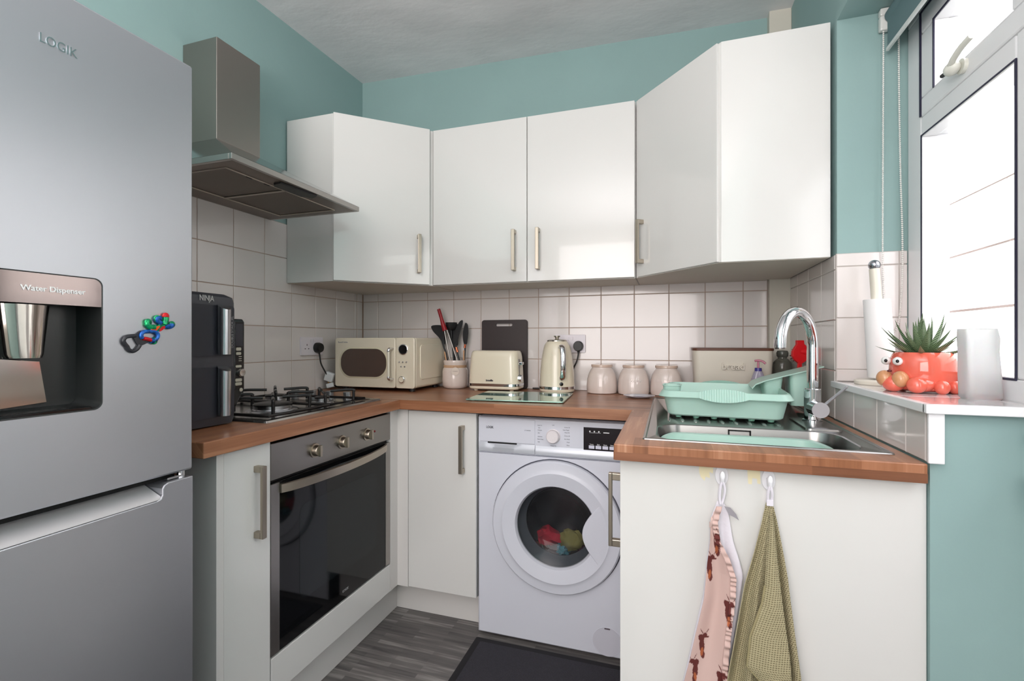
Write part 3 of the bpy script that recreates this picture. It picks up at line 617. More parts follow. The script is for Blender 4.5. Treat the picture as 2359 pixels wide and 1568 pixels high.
nt.links.new(tc.outputs['Object'], ck.inputs['Vector']); nt.links.new(ck.outputs['Fac'], bu.inputs['Height']); nt.links.new(bu.outputs[0], b.inputs['Normal'])
for a, c_ in ((A0+.047, -.962), (-.958, A1-.052)):
    f = O('grease_filter', box(BM(), .104, XF-.08, a+.004, c_-.004, HZ0+.0015, HZ0+.006), FM, t)
    bm = BM(); r_ = .0024
    for p, q in (((.103, a), (.103, c_)), ((XF-.077, a), (XF-.077, c_)), ((.103, a), (XF-.077, a)), ((.103, c_), (XF-.077, c_))): tube(bm, [(p[0], p[1], HZ0-.0005), (q[0], q[1], HZ0-.0005)], r_, 6)
    O('filter_frame', bm, mat('filter_edge', (190, 180, 168), .4, metal=.5), f)
    for yy in ((a+c_)/2-.03, (a+c_)/2+.04):
        if a > -1: continue
        O('filter_slot', box(BM(), XF-.092, XF-.084, yy, yy+.022, HZ0+.0005, HZ0+.002), DGAP, f)
O('control_box', prism(BM(), [(XF-.052, -1.035), (XF-.02, -1.040), (XF-.008, -.885), (XF-.04, -.872), (XF-.052, -.895), (XF-.064, -.90), (XF-.066, -1.02)], FZ, HZ0-.006, HZ0+.001), BLACK, t, bev=.001)
# ================================================================== WASHING MACHINE
t = T('washing_machine', 'white front-loading washing machine with round glass door under the worktop', 'washing machine', (1.213, -.28, 0))
x0, x1, yF = .918, 1.508, -.55
bm = BM(); box(bm, x0, x1, -.06, -.03, .013, .849); box(bm, x0, x0+.006, yF+.012, -.06, .013, .849); box(bm, x1-.006, x1, yF+.012, -.06, .013, .849); box(bm, x0, x1, yF+.03, -.06, .843, .849)
O('casing', bm, WMW, t)
wx, wz, NN = 1.2265, .4565, 64
def rect_at(x_0, x_1, z_0, z_1):
    out = []
    for i in range(NN):
        a = 2*math.pi*i/NN; c, s_ = math.cos(a), math.sin(a)
        k = min(((x_1-wx) if c > 0 else (x_0-wx))/c if abs(c) > 1e-6 else 1e9, ((z_1-wz) if s_ > 0 else (z_0-wz))/s_ if abs(s_) > 1e-6 else 1e9); out.append([wx+c*k, wz+s_*k])
    for X, Y in ((x_0, z_0), (x_1, z_0), (x_0, z_1), (x_1, z_1)):
        i = min(range(NN), key=lambda i: (out[i][0]-X)**2+(out[i][1]-Y)**2); out[i] = [X, Y]
    return out
def circ(r): return [(wx+r*math.cos(2*math.pi*i/NN), wz+r*math.sin(2*math.pi*i/NN)) for i in range(NN)]
def at(y, lp): return [(p[0], y, p[1]) for p in lp]
bm = loft(BM(), [at(-.05, rect_at(x0, x1, .013, .709)), at(yF+.006, rect_at(x0, x1, .013, .709)), at(yF, rect_at(x0+.006, x1-.006, .019, .708)), at(yF, circ(.17)), at(yF+.05, circ(.155))], cap0=False, cap1=False)
fp = O('front_panel', bm, WMW, t, smooth=30)
O('drum', loft(BM(), [at(yF+.03, circ(.16)), at(yF+.26, circ(.15))], cap0=False), mat('drum_steel', (112, 108, 110), .25, metal=.8), t, smooth=40)
O('door_seal', loft(BM(), [at(yF-.008, circ(.152)), at(yF+.02, circ(.16)), at(yF+.05, circ(.128)), at(yF+.06, circ(.13))], cap0=False, cap1=False), mat('rubber_grey', (92, 98, 106), .3), t, smooth=50)
random.seed(11)
for nm, cx_, cz_, r_, col in (('red', 1.178, .376, .050, (190, 40, 62)), ('olive', 1.268, .372, .054, (148, 142, 84)), ('turquoise', 1.232, .334, .026, (96, 160, 176)), ('brown', 1.150, .338, .022, (120, 84, 66)), ('mauve', 1.315, .345, .022, (92, 60, 74))):
    bm = BM(); ball(bm, (cx_, yF+.10, cz_), r_, 14, (1, .6, .66))
    for v in bm.verts: v.co += V((random.uniform(-1, 1), random.uniform(-1, 1), random.uniform(-1, 1)))*.009
    O('laundry', bm, mat('cloth_'+nm, col, .9), None, smooth=60, cat='clothes', label='%s garment behind the glass of the washing machine door' % nm)
wd = O('door_ring', loft(BM(), [at(yF-.001, circ(.2435)), at(yF-.016, circ(.2425)), at(yF-.0225, circ(.237)), at(yF-.0235, circ(.215)), at(yF-.0255, circ(.205)), at(yF-.0285, circ(.200)), at(yF-.020, circ(.152)), at(yF-.006, circ(.1455))], cap0=False, cap1=False), WMW, t, smooth=28)
O('ring_gap', loft(BM(), [at(yF-.0004, circ(.2475)), at(yF-.0012, circ(.2475)), at(yF-.0012, circ(.24)), at(yF-.0004, circ(.24))], cap0=False, cap1=False), mat('gap_grey', (70, 72, 84), .6), wd)
dg = mat('door_glass', (52, 55, 58), .03, alpha=.36)
bm = BM(); loft(bm, [at(yF-.010, circ(.147)), at(yF-.006, circ(.139)), at(yF+.014, circ(.118)), at(yF+.030, circ(.10)), at(yF+.036, circ(.06)), at(yF+.038, circ(.002))], cap0=False)
O('door_glass', bm, dg, wd, smooth=60)
bm = BM(); P = []
for i in range(17):
    a = math.radians(-34+68*i/16); P.append((wx+.199*math.cos(a), wz+.199*math.sin(a)))
for i in range(17):
    q = i/16; zz = .142-.27*q; P.append((1.3905-.062*math.cos((q-.5)*math.pi*.94)**1.1, wz-.007+.105-.21*q))
prism(bm, P, FY, yF-.0268, yF-.012); O('door_grip', bm, WMW, wd, bev=.004)
# top control strip
bm = BM(); prism(bm, [(yF+.004, .7105), (yF+.03, .7105), (yF+.03, .848), (yF+.014, .8485), (yF+.004, .8445)], lambda p, d: (d, p[0], p[1]), x0, x1)
ct = O('control_panel', bm, WMW, t, bev=.002)
bm = BM(); prism(bm, [(yF+.004, .712), (yF-.002, .716), (yF-.004, .735), (yF+.004, .7485)], lambda p, d: (d, p[0], p[1]), 1.149, x1-.001); O('lower_strip', bm, GREYW, ct, smooth=50)
# detergent drawer with scooped grip
bm = BM(); lp = []
for i in range(25):
    x = x0+.004+(1.1465-x0-.004)*i/24; q = (x-.955)/(1.09-.955); sc_ = max(0, math.sin(math.pi*min(max(q, 0), 1)))**.7*.010
    lp.append([(x, yF+.006, .712), (x, yF-.002, .716), (x, yF-.004-sc_*.2, .733), (x, yF+.002+sc_, .7495-sc_*.1)])
loft(bm, lp, closed=True); O('drawer_lip', bm, GREYW, ct, smooth=50)
drw = O('detergent_drawer', box(BM(), x0+.006, 1.1465, yF+.0008, yF+.02, .752, .843), WMW, ct, bev=.002)
O('drawer_slot', box(BM(), .958, 1.075, yF+.0003, yF+.01, .747, .7515), DGAP, ct)
BP = mat('dark_print', (50, 50, 60), .6); GP = mat('grey_text', (120, 122, 134), .6)
text('lettering', 'LOGIK', .0125, (.967, yF+.0004, .8075), (1, 0, 0), (0, 0, 1), BP, drw, bold=.0002, squash=.8)
text('lettering', 'L712WM23', .005, (1.118, yF+.0004, .803), (1, 0, 0), (0, 0, 1), GP, drw)
bm = BM(); lathe(bm, [(.0265, 0), (.0265, .003), (.0245, .004), (.0235, .018), (.021, .021)], (1.2165, yF+.004, .787), 32, (0, -1, 0)); O('programme_dial', bm, mat('dial_white', (232, 226, 228), .3), ct, smooth=35)
for s_, xx, zz in (('OFF', 1.2165, .8275), ('Cotton 20', 1.268, .822), ('Super Rapid', 1.264, .8125), ('Mixed 30', 1.268, .803), ('Cotton 40', 1.268, .791), ('Eco 40-60', 1.268, .779), ('Wool', 1.272, .768), ('Rinse', 1.272, .757), ('Allergy Safe', 1.2165, .752),
                   ('Rapid 15', 1.165, .8245), ('Spin', 1.163, .8155), ('Delicate', 1.165, .807), ('Mix', 1.161, .796), ('Synthetic', 1.166, .783), ('Dark Wash', 1.167, .773), ('Soft', 1.161, .763)):
    text('lettering', s_, .0048, (xx, yF+.0034, zz), (1, 0, 0), (0, 0, 1), GP, ct, depth=.0003)
ds = O('display', box(BM(), 1.329, 1.470, yF+.0022, yF+.006, .741, .8275), mat('display_black', (30, 24, 30), .12), ct)
for k, s_ in enumerate(('Temp', 'Spin', 'Extra', 'Delay')):
    xx = 1.358+k*.0245; O('touch_key', box(BM(), xx-.010, xx+.010, yF+.0015, yF+.003, .7515, .763), mat('key_white', (214, 214, 230), .5), ds)
    text('lettering', s_, .006, (xx, yF+.0015, .767), (1, 0, 0), (0, 0, 1), WL, ds)
for xx in (1.352, 1.368, 1.384): O('icon', prism(BM(), rr(xx, .8135, .005, .005, .002, 3), FY, yF+.0016, yF+.003), WL, ds)
O('icon', box(BM(), 1.40, 1.421, yF+.0016, yF+.003, .8095, .8125), WL, ds); O('icon', box(BM(), 1.35, 1.391, yF+.0016, yF+.003, .8085, .8093), WL, ds)
bm = BM(); lathe(bm, [(.0515, 0), (.0515, .0012), (.049, .0012), (.049, .0004)], (1.414, yF, .068), 40, (0, -1, 0)); O('filter_cover', bm, mat('cover_white', (206, 206, 216), .35), fp, smooth=30)
O('cover_notch', box(BM(), 1.404, 1.424, yF-.002, yF, .112, .116), mat('notch', (96, 84, 92), .6), fp)
for fx in (x0+.05, x1-.05):
    for fy in (-.5, -.08): bm = BM(); cyl(bm, (fx, fy, 0), (fx, fy, .014), .02, .02, 12); O('foot', bm, BLACK, t)
#@@PART4
# ================================================================== WORKTOP APPLIANCES
# air fryer
t = T('air_fryer', 'dark grey two-drawer stacked air fryer with silver upright handles beside the fridge', 'air fryer', (.27, -1.33, Z))
DG = mat('charcoal_plastic', (58, 58, 64), .38); DG2 = mat('charcoal_panel', (44, 45, 52), .3)
ya, yb = -1.437, -1.2150
bm = BM(); loft(bm, [rrl(.255, (ya+yb)/2, .36, yb-ya-.01, .010, Z+.004), rrl(.255, (ya+yb)/2, .366, yb-ya, .012, Z+.02), rrl(.255, (ya+yb)/2, .366, yb-ya, .012, 1.248), rrl(.255, (ya+yb)/2, .362, yb-ya-.006, .012, 1.262), rrl(.255, (ya+yb)/2, .34, yb-ya-.03, .02, 1.271)])
O('housing', bm, DG, t, smooth=35)
for a, b_ in ((1.0985, 1.238), (.930, 1.068)):
    d = O('drawer', prism(BM(), rr((ya+yb)/2, (a+b_)/2, yb-ya-.018, b_-a, .008, 4), FX, .425, .4425), DG2, t, smooth=30)
    bm = BM(); lp = []
    for zz, sh in ((a+.004, 0), (b_-.012, 0)): lp.append([(.4425+.012+.016*math.cos(q), -1.2665+.0165*math.sin(q), zz+(.008*(1-math.cos(q)) if zz > a+.05 else 0)) for q in [2*math.pi*i/24 for i in range(24)]])
    loft(bm, lp); O('drawer_handle', bm, mat('handle_alu', (186, 186, 190), .22, metal=1), d, smooth=40)
text('lettering', 'NINJA', .021, (.4385, -1.307, 1.2545), (0, 1, 0), (0, 0, 1), mat('badge_silver', (190, 190, 190), .3, metal=.5), t, depth=.0008, squash=.75, bold=.0003)
text('lettering', 'DOUBLE STACK XL', .0105, (.4428, -1.2310, 1.165), (0, 0, 1), (0, -1, 0), mat('badge_grey', (150, 150, 150), .5), t, depth=.0004)
bm = BM(); prism(bm, [(.40, .945), (.422, .985), (.432, 1.00), (.432, 1.195), (.426, 1.204), (.20, 1.204), (.20, .945)], lambda p, d: (p[0], d, p[1]), -1.2155, -1.179)
cp = O('control_column', bm, mat('column_black', (20, 20, 22), .15), t, bev=.004)
KL = mat('key_lit', (170, 165, 150), .5)
O('screen', box(BM(), .4318, .4328, -1.211, -1.186, 1.125, 1.19), DG2, cp)
for z_, w_, h_ in ((1.116, .017, .009), (1.103, .017, .008), (1.066, .02, .007), (1.026, .022, .009), (1.015, .022, .009)): O('key', prism(BM(), rr(-1.2005, z_, w_, h_, .003, 3), FX, .4318, .433), KL, cp)
for z_ in (1.093, 1.087, 1.081): O('icon', box(BM(), .4318, .4328, -1.200, -1.190, z_, z_+.002), KL, cp)
bm = BM(); lathe(bm, [(.0115, 0), (.0115, .008), (.010, .0105), (.003, .0095)], (.4318, -1.195, 1.0475), 28, (1, 0, 0)); O('dial', bm, mat('dial_alu', (200, 196, 190), .25, metal=1), cp, smooth=35)
bm = BM(); lathe(bm, [(.0055, 0), (.0055, .0015)], (.4318, -1.192, .997), 16, (1, 0, 0)); O('power_key', bm, KL, cp)
for fx, fy in ((.12, -1.41), (.12, -1.25), (.40, -1.41), (.40, -1.25)): bm = BM(); cyl(bm, (fx, fy, Z), (fx, fy, Z+.006), .012, .012, 10); O('foot', bm, BLACK, t)
# microwave
t = T('microwave', 'cream retro microwave oven with oval window and chrome-tipped handle', 'microwave', (.295, -.18, Z))
mx0, mx1, my0, my1, mz0, mz1 = .078, .5135, -.329, -.022, .9195, 1.1545
cxm = (mx0+mx1)/2; czm = (mz0+mz1)/2
body = O('housing', prism(BM(), rr(cxm, czm, mx1-mx0, mz1-mz0, .012, 4), FY, my0+.018, my1), CREAM, t, bev=.002)
O('side_panel', prism(BM(), rr(-.165, 1.04, .225, .165, .02, 4), FX, mx1-.001, mx1+.0035), CREAM, body, bev=.0025)
dm = O('door', prism(BM(), rr((mx0+.4135)/2, czm, .4135-mx0, mz1-mz0, .012, 4), FY, my0, my0+.017), CREAM, t, bev=.003)
sup = rr(.240, 1.036, .253, .133, .060, 11)
for i in range(0):
    a = 2*math.pi*i/48; c, s_ = math.cos(a), math.sin(a); sup.append((.240+.1265*math.copysign(abs(c)**.62, c), 1.036+.0665*math.copysign(abs(s_)**.62, s_)))
bm = BM(); loft(bm, [at(my0-.0022, [(p[0]*1.0+(p[0]-.24)*.045, p[1]+(p[1]-1.036)*.07) for p in sup]), at(my0-.0005, [(p[0]+(p[0]-.24)*.075, p[1]+(p[1]-1.036)*.11) for p in sup])]); O('window_bezel', bm, mat('bezel_cream', (226, 218, 190), .2, coat=.4), dm, smooth=40)
O('window', prism(BM(), sup, FY, my0-.0026, my0-.001), mat('mesh_window', (84, 68, 60), .16, noise=.1, nscale=12), dm)
hb = BM(); tube(hb, [(.3965, my0-.031, .975), (.3965, my0-.031, 1.090)], .0058, 14); hd_ = O('door_handle', hb, mat('handle_cream', (232, 226, 208), .2), dm, smooth=50)
for a, b_ in ((.9755, .962), (1.0895, 1.103)):
    bm = BM(); tube(bm, smoothpath([(.3965, my0-.031, a), (.3965, my0-.031, (a+b_)/2), (.398, my0-.025, b_), (.401, my0+.001, b_)], 5), .0062, 12); O('handle_end', bm, CHROME, hd_, smooth=50)
pn = O('control_panel', prism(BM(), rr((.4155+mx1)/2, czm, mx1-.4155, mz1-mz0, .012, 4), FY, my0, my0+.017), CREAM, t, bev=.003)
bm = BM(); lathe(bm, [(.0245, 0), (.0245, .006), (.0215, .0075)], (.457, my0, 1.1005), 32, (0, -1, 0)); c1 = O('display_ring', bm, CHROME, pn, smooth=35)
bm = BM(); lathe(bm, [(.0215, .0055), (.0205, .009), (.002, .0095)], (.457, my0, 1.1005), 32, (0, -1, 0)); O('display', bm, BLACKG, c1, smooth=35)
for x_, z_ in ((.4355, 1.0415), (.4545, 1.0415), (.4735, 1.0415), (.445, 1.0205), (.464, 1.0205)): bm = BM(); lathe(bm, [(.0042, 0), (.0042, .003), (.003, .0045)], (x_, my0, z_), 14, (0, -1, 0)); O('button', bm, CHROME, pn, smooth=40)
bm = BM(); lathe(bm, [(.0155, 0), (.0155, .012), (.0135, .0135)], (.4525, my0, .961), 28, (0, -1, 0)); k = O('knob', bm, CHROME, pn, smooth=35)
bm = BM(); lathe(bm, [(.0132, .0125), (.0125, .0145)], (.4525, my0, .961), 28, (0, -1, 0)); O('knob_cap', bm, CREAM, k)
text('lettering', 'Russell Hobbs', .0095, (.1235, my0-.0002, 1.1335), (1, 0, 0), (0, 0, 1), GP, dm, depth=.0004)
for fx in (.11, .48):
    for fy in (-.29, -.06): bm = BM(); cyl(bm, (fx, fy, Z), (fx, fy, mz0+.001), .014, .014, 12); O('foot', bm, BLACK, t)
# toaster
t = T('toaster', 'cream two-slice toaster with a chrome band round its base', 'toaster', (.833, -.106, Z))
tx, ty = .8335, -.106
bm = BM(); loft(bm, [rrl(tx, ty, .238, .125, .03, Z+.008), rrl(tx, ty, .248, .136, .034, Z+.013), rrl(tx, ty, .250, .137, .034, Z+.026), rrl(tx, ty, .250, .137, .034, Z+.036), rrl(tx, ty, .246, .134, .034, Z+.09), rrl(tx, ty, .238, .126, .034, Z+.160), rrl(tx, ty, .232, .118, .034, Z+.180), rrl(tx, ty, .222, .104, .032, Z+.189), rrl(tx, ty, .205, .085, .03, Z+.191)])
tb = O('housing', bm, CREAM, t, smooth=40)
bm = BM(); loft(bm, [rrl(tx, ty, .2508, .1378, .034, Z+.0225), rrl(tx, ty, .253, .140, .035, Z+.0235), rrl(tx, ty, .253, .140, .035, Z+.0345), rrl(tx, ty, .2508, .1378, .034, Z+.0355)]); O('chrome_band', bm, CHROME, t, smooth=40)
for sy_ in (-.02, .02): O('bread_slot', box(BM(), tx-.08, tx+.08, ty+sy_-.010, ty+sy_+.010, Z+.1905, Z+.1915), STEELD, tb)
bm = BM(); box(bm, tx+.115, tx+.1255, ty-.034, ty-.024, Z+.07, Z+.15); lt = O('lever_slot', bm, STEELD, tb)
bm = BM(); box(bm, tx+.124, tx+.142, ty-.045, ty-.013, Z+.124, Z+.138); O('lever', bm, CHROME, tb, bev=.004)
bm = BM(); cyl(bm, (tx+.12, ty-.03, Z+.062), (tx+.136, ty-.03, Z+.061), .0175, .015, 24); O('browning_dial', bm, CHROME, tb, smooth=35)
text('lettering', 'breville', .012, (.8235, ty-.0705, Z+.051), (1, 0, 0), (0, .05, 1), BP, tb, depth=.0012, bold=.0003)
for fx in (-.09, .09):
    for fy in (-.04, .04): bm = BM(); cyl(bm, (tx+fx, ty+fy, Z), (tx+fx, ty+fy, Z+.01), .009, .011, 10); O('foot', bm, CREAM, t)
# kettle
t = T('kettle', 'cream jug kettle with a curved chrome handle facing the room', 'kettle', (1.1277, -.090, Z))
kx, ky = 1.1277, -.090
bm = BM(); lathe(bm, [(.072, Z+.001), (.080, Z+.004), (.0825, Z+.012), (.0825, Z+.018), (.0815, Z+.034), (.078, Z+.10), (.072, Z+.155), (.066, Z+.190), (.060, Z+.214), (.051, Z+.230), (.046, Z+.235)], (kx, ky, 0), 48); O('body', bm, CREAM, t, smooth=40)
bm = BM(); lathe(bm, [(.0822, Z+.0155), (.0835, Z+.0165), (.0835, Z+.028), (.0822, Z+.029)], (kx, ky, 0), 48); O('chrome_band', bm, CHROME, t, smooth=40)
bm = BM(); lathe(bm, [(.047, Z+.2335), (.047, Z+.2385), (.040, Z+.242), (.012, Z+.244), (.007, Z+.25), (.016, Z+.257), (.015, Z+.260), (.004, Z+.2615)], (kx, ky, 0), 36); O('lid', bm, mat('lid_steel', (190, 186, 176), .2, metal=1), t, smooth=45)
hx, hy = .44, -.898; rt = lambda r_, z_, r2=0: (kx+hx*r_-hy*r2, ky+hy*r_+hx*r2, z_)
P = smoothpath([rt(.066, Z+.205), rt(.085, Z+.214), rt(.104, Z+.205), rt(.115, Z+.170), rt(.118, Z+.12), rt(.112, Z+.085), rt(.095, Z+.066), rt(.076, Z+.070)], 6)
bm = BM(); loops = []
for i, p in enumerate(P):
    d_ = (P[min(i+1, len(P)-1)]-P[max(i-1, 0)]).normalized(); u_ = V((-hy, hx, 0)); v_ = d_.cross(u_).normalized(); loops.append(ring(p, u_, v_, .0125, 14, .0065))
loft(bm, loops); O('handle', bm, CHROME, t, smooth=60)
bm = BM(); lathe(bm, [(.0085, 0), (.0085, .006), (.006, .008)], rt(.079, Z+.042), 18, (hx, hy, 0)); O('switch', bm, BLACKG, t, smooth=40)
bm = BM(); lathe(bm, [(.06, Z), (.078, Z+.0002), (.078, Z+.003)], (kx, ky, 0), 36); O('base', bm, BLACK, t)
# ---- chopping boards
t = O('chopping_board', prism(BM(), rr(.843, 1.0745, .2405, .339, .012, 5), FY, -.022, -.0105), mat('dark_board', (52, 42, 42), .5), bev=.002, label='dark brown chopping board standing against the tiles behind the toaster', cat='chopping board')
bpy.data.objects.remove(t)
bm = BM(); a = rr(.843, 1.0743, .2405, .3404, .014, 8); h = rr(.842, 1.2195, .088, .0135, .0066, 8)
loft(bm, [at(-.021, a), at(-.0225, [(.843+(x-.843)*.99, 1.0743+(z-1.0743)*.993) for x, z in a]), at(-.0225, h), at(-.011, h), at(-.011, a), at(-.021, a)], cap0=False, cap1=False)
bmesh.ops.remove_doubles(bm, verts=bm.verts[:], dist=1e-5)
O('chopping_board', bm, mat('dark_board', (52, 42, 42), .5), label='dark brown chopping board standing against the tiles behind the toaster', cat='chopping board', smooth=30)
GLB = bpy.data.materials.new('board_glass'); GLB.use_nodes = True; nt = GLB.node_tree; b = nt.nodes['Principled BSDF']
b.inputs['Base Color'].default_value = lin((150, 190, 176)); b.inputs['Roughness'].default_value = .02; b.inputs['Metallic'].default_value = .55
t = T('glass_board', 'rectangular glass worktop saver lying flat in front of toaster and kettle', 'glass board', (1.041, -.365, Z), math.radians(4.5), local=True)
O('sheet', prism(BM(), rr(0, 0, .388, .322, .006, 4), FZ, .003, .0075), GLB, t, bev=.0008)
for fx in (-.17, .17):
    for fy in (-.14, .14): bm = BM(); cyl(bm, (fx, fy, 0), (fx, fy, .003), .006, .006, 10); O('pad', bm, mat('clear_pad', (190, 200, 195), .4), t)
# ---- utensil pot and what it holds
px_, py_ = .600, -.0735
t = T('utensil_pot', 'pale blush stoneware utensil pot with a round tag on its neck', 'pot', (px_, py_, Z))
bm = BM(); lathe(bm, [(.050, Z), (.058, Z+.004), (.0635, Z+.016), (.0645, Z+.04), (.0640, Z+.085), (.061, Z+.098), (.056, Z+.104), (.0555, Z+.116), (.058, Z+.125), (.060, Z+.136), (.0585, Z+.140), (.054, Z+.138), (.052, Z+.11), (.056, Z+.05), (.05, Z+.012), (.001, Z+.012)], (px_, py_, 0), 48)
O('pot_body', bm, CERAM, t, smooth=45)
bm = BM(); lathe(bm, [(.0567, Z+.102), (.058, Z+.108), (.0567, Z+.116)], (px_, py_, 0), 40); O('twine', bm, mat('twine', (196, 160, 128), .8), t, smooth=50)
dv = V((1.62-px_, -2.277-py_, 0)).normalized(); tp = V((px_, py_, 0))+dv*.0655
bm = BM(); lathe(bm, [(.0195, 0), (.0195, .003), (.0175, .003), (.0175, .002)], (tp.x, tp.y, Z+.087), 28, tuple(dv)); tg = O('tag', bm, mat('tag_cream', (222, 208, 196), .5), t, smooth=35)
text('lettering', 'UTENSILS', .0058, (tp.x+dv.x*.0026, tp.y+dv.y*.0026, Z+.087), tuple(V((0, 0, 1)).cross(dv)), (0, 0, 1), mat('tag_ink', (150, 130, 120), .6), tg, depth=.0002)
bm = BM(); tube(bm, [(tp.x-dv.x*.004-.012, tp.y-dv.y*.004+.002, Z+.112), (tp.x, tp.y, Z+.106), (tp.x-dv.x*.004+.012, tp.y-dv.y*.004+.004, Z+.112)], .0009, 6); O('tag_string', bm, mat('twine', (196, 160, 128), .8), tg)
def U(X, Y, y): return (.5993+(960+X/7.125-1049)*.002415-(y+.066)*.46, y, 1.1398-(680+Y/7.125-784.5)*.00219)
BS = mat('black_silicone', (30, 31, 33), .45); CU = mat('copper', (200, 110, 80), .2, metal=1); WH = mat('beech', (206, 160, 120), .5); RS = mat('red_silicone', (150, 22, 32), .4)
# kitchen tongs with red tips
t = T('tongs', 'kitchen tongs with dark red tips and steel arms standing in the utensil pot', 'tongs', U(560, 1050, -.075))
bm = BM(); P = smoothpath([U(355, 222, -.085), U(400, 370, -.085), U(430, 480, -.085), U(462, 575, -.085)], 4); tube(bm, P, .006, 10, [.009+.001*math.sin(i) for i in range(len(P))] if False else [(.0088 if i < 4 else .0062+.0006*i) for i in range(len(P))]); O('tips', bm, RS, t, smooth=60)
for a in (((450, 575), (490, 800), (540, 1045), (590, 1300)), ((478, 530), (560, 760), (650, 1045), (700, 1250))):
    bm = BM(); tube(bm, smoothpath([U(x, y, -.083) for x, y in a], 4), .0036, 8); O('arm', bm, STEEL, t, smooth=60)
def utensil(name, label, cat, head, stem, y, ring_=None, hnd=None):
    t = T(name, label, cat, U(stem[-1][0], stem[-1][1], y))
    if head: head(t)
    bm = BM(); tube(bm, smoothpath([U(a, b_, y) for a, b_ in stem], 4), .0045, 8); O('stem', bm, BS, t, smooth=60)
    if ring_: bm = BM(); tube(bm, [U(ring_[0], ring_[1], y), U(ring_[2], ring_[3], y)], .0062, 12); O('collar', bm, CU, t, smooth=60)
    if hnd: bm = BM(); tube(bm, [U(hnd[0], hnd[1], y), U(hnd[2], hnd[3], y)], .0056, 12); O('handle', bm, WH, t, smooth=60)
def flat(nm, pts, y, th=.004, m=BS):
    def f(t):
        P = [V((p[0], p[1], 0)) for p in pts]; P += P[:3]; out = []
        for i in range(1, len(pts)+1):
            for j in range(4):
                tt = j/4; a, b_, c, d = P[(i-1) % len(pts)], P[i % len(pts)], P[(i+1) % len(pts)], P[(i+2) % len(pts)]
                q = .5*((2*b_)+(c-a)*tt+(2*a-5*b_+4*c-d)*tt*tt+(3*b_-a-3*c+d)*tt**3); u = U(q.x, q.y, y); out.append((u[0], u[2]))
        O(nm, prism(BM(), out, FY, y-th/2, y+th/2), m, t, bev=.001)
    return f
utensil('spoon', 'black silicone spoon leaning left in the utensil pot with a wooden handle end', 'spoon', flat('spoon_head', [(235, 500), (330, 480), (420, 500), (440, 600), (455, 760), (440, 800), (365, 690), (270, 590)], -.065, .012), [(400, 700), (440, 850), (480, 960), (520, 1250)], -.065, None, (455, 925, 505, 1180))
utensil('ladle', 'black silicone ladle with a wide bowl standing in the middle of the utensil pot', 'ladle', lambda t: O('ladle_bowl', lathe(BM(), [(.002, -.042), (.016, -.040), (.026, -.028), (.030, 0), (.0285, 0), (.024, -.026), (.002, -.038)], U(560, 440, -.055), 28, (.05, -.1, 1)), BS, t, smooth=50), [(560, 560), (575, 760), (590, 900), (620, 1250)], -.055)
utensil('spatula', 'black silicone spatula with a copper collar pointing right in the utensil pot', 'spatula', flat('blade', [(745, 405), (745, 480), (700, 620), (675, 720), (668, 820), (590, 820), (590, 700), (640, 560), (690, 440)], -.07, .005), [(640, 760), (640, 860), (690, 1050), (700, 1250)], -.07, (640, 850, 665, 930))
utensil('slim_spatula', 'slim black silicone spreader with copper collar at the right side of the pot', 'spatula', flat('blade', [(795, 450), (830, 480), (840, 600), (828, 720), (812, 800), (772, 800), (752, 700), (754, 600), (775, 500)], -.06, .005), [(790, 780), (785, 900), (775, 1050), (760, 1250)], -.06, (788, 800, 782, 860), (772, 900, 768, 1150))
utensil('turner', 'broad black silicone turner standing behind the tongs in the utensil pot', 'turner', flat('blade', [(510, 500), (600, 480), (690, 470), (700, 560), (670, 680), (650, 800), (560, 800), (545, 680), (515, 590)], -.045, .004), [(600, 760), (610, 900), (625, 1250)], -.045)
# ---- three lidded jars
def jar(x, y, label, word, ang):
    t = T('storage_jar', label, 'jar', (x, y, Z), group='stoneware storage jars beside the kettle')
    bm = BM(); lathe(bm, [(.060, Z), (.0665, Z+.003), (.0685, Z+.016), (.0685, Z+.036), (.066, Z+.065), (.060, Z+.088), (.052, Z+.104), (.0455, Z+.113), (.0445, Z+.118)], (x, y, 0), 44); b_ = O('jar_body', bm, CERAM, t, smooth=45)
    bm = BM(); lathe(bm, [(.0455, Z+.1175), (.0475, Z+.119), (.0478, Z+.127), (.0465, Z+.1295), (.001, Z+.1297)], (x, y, 0), 44); O('lid', bm, LIDM, t, smooth=40)
    d_ = V((1.62-x+ang, -2.277-y, 0)).normalized(); p = V((x, y, 0))+d_*.0655
    text('lettering', word, .0125, (p.x, p.y, Z+.062), tuple(V((0, 0, 1)).cross(d_)), (d_.x*-.12, d_.y*-.12, 1), CERAM, b_, depth=.0028)
jar(1.3332, -.0785, 'blush stoneware storage jar nearest the kettle', 'TEA', .0)
jar(1.4735, -.0835, 'blush stoneware storage jar in the middle of three, behind the small white dish', 'COFFEE', .4)
jar(1.6130, -.0800, 'blush stoneware storage jar next to the bread bin and dish rack', 'SUGAR', 0)
bm = BM(); lathe(bm, [(.030, Z), (.036, Z+.001), (.062, Z+.0085), (.0645, Z+.0105), (.062, Z+.0108), (.036, Z+.004), (.001, Z+.0035)], (1.505, -.222, 0), 40, sy=.85)
t = T('dish', 'small shallow white dish with a faint blue pattern in front of the jars', 'dish', (1.505, -.222, Z))
b_ = O('dish_body', bm, mat('dish_white', (206, 210, 224), .15, coat=.5), t, smooth=45)
bm = BM(); lathe(bm, [(.020, Z+.0042), (.021, Z+.0046), (.026, Z+.0046), (.027, Z+.0042)], (1.505, -.222, 0), 32, sy=.85); O('printed_ring', bm, mat('dish_blue', (150, 160, 196), .3), b_)
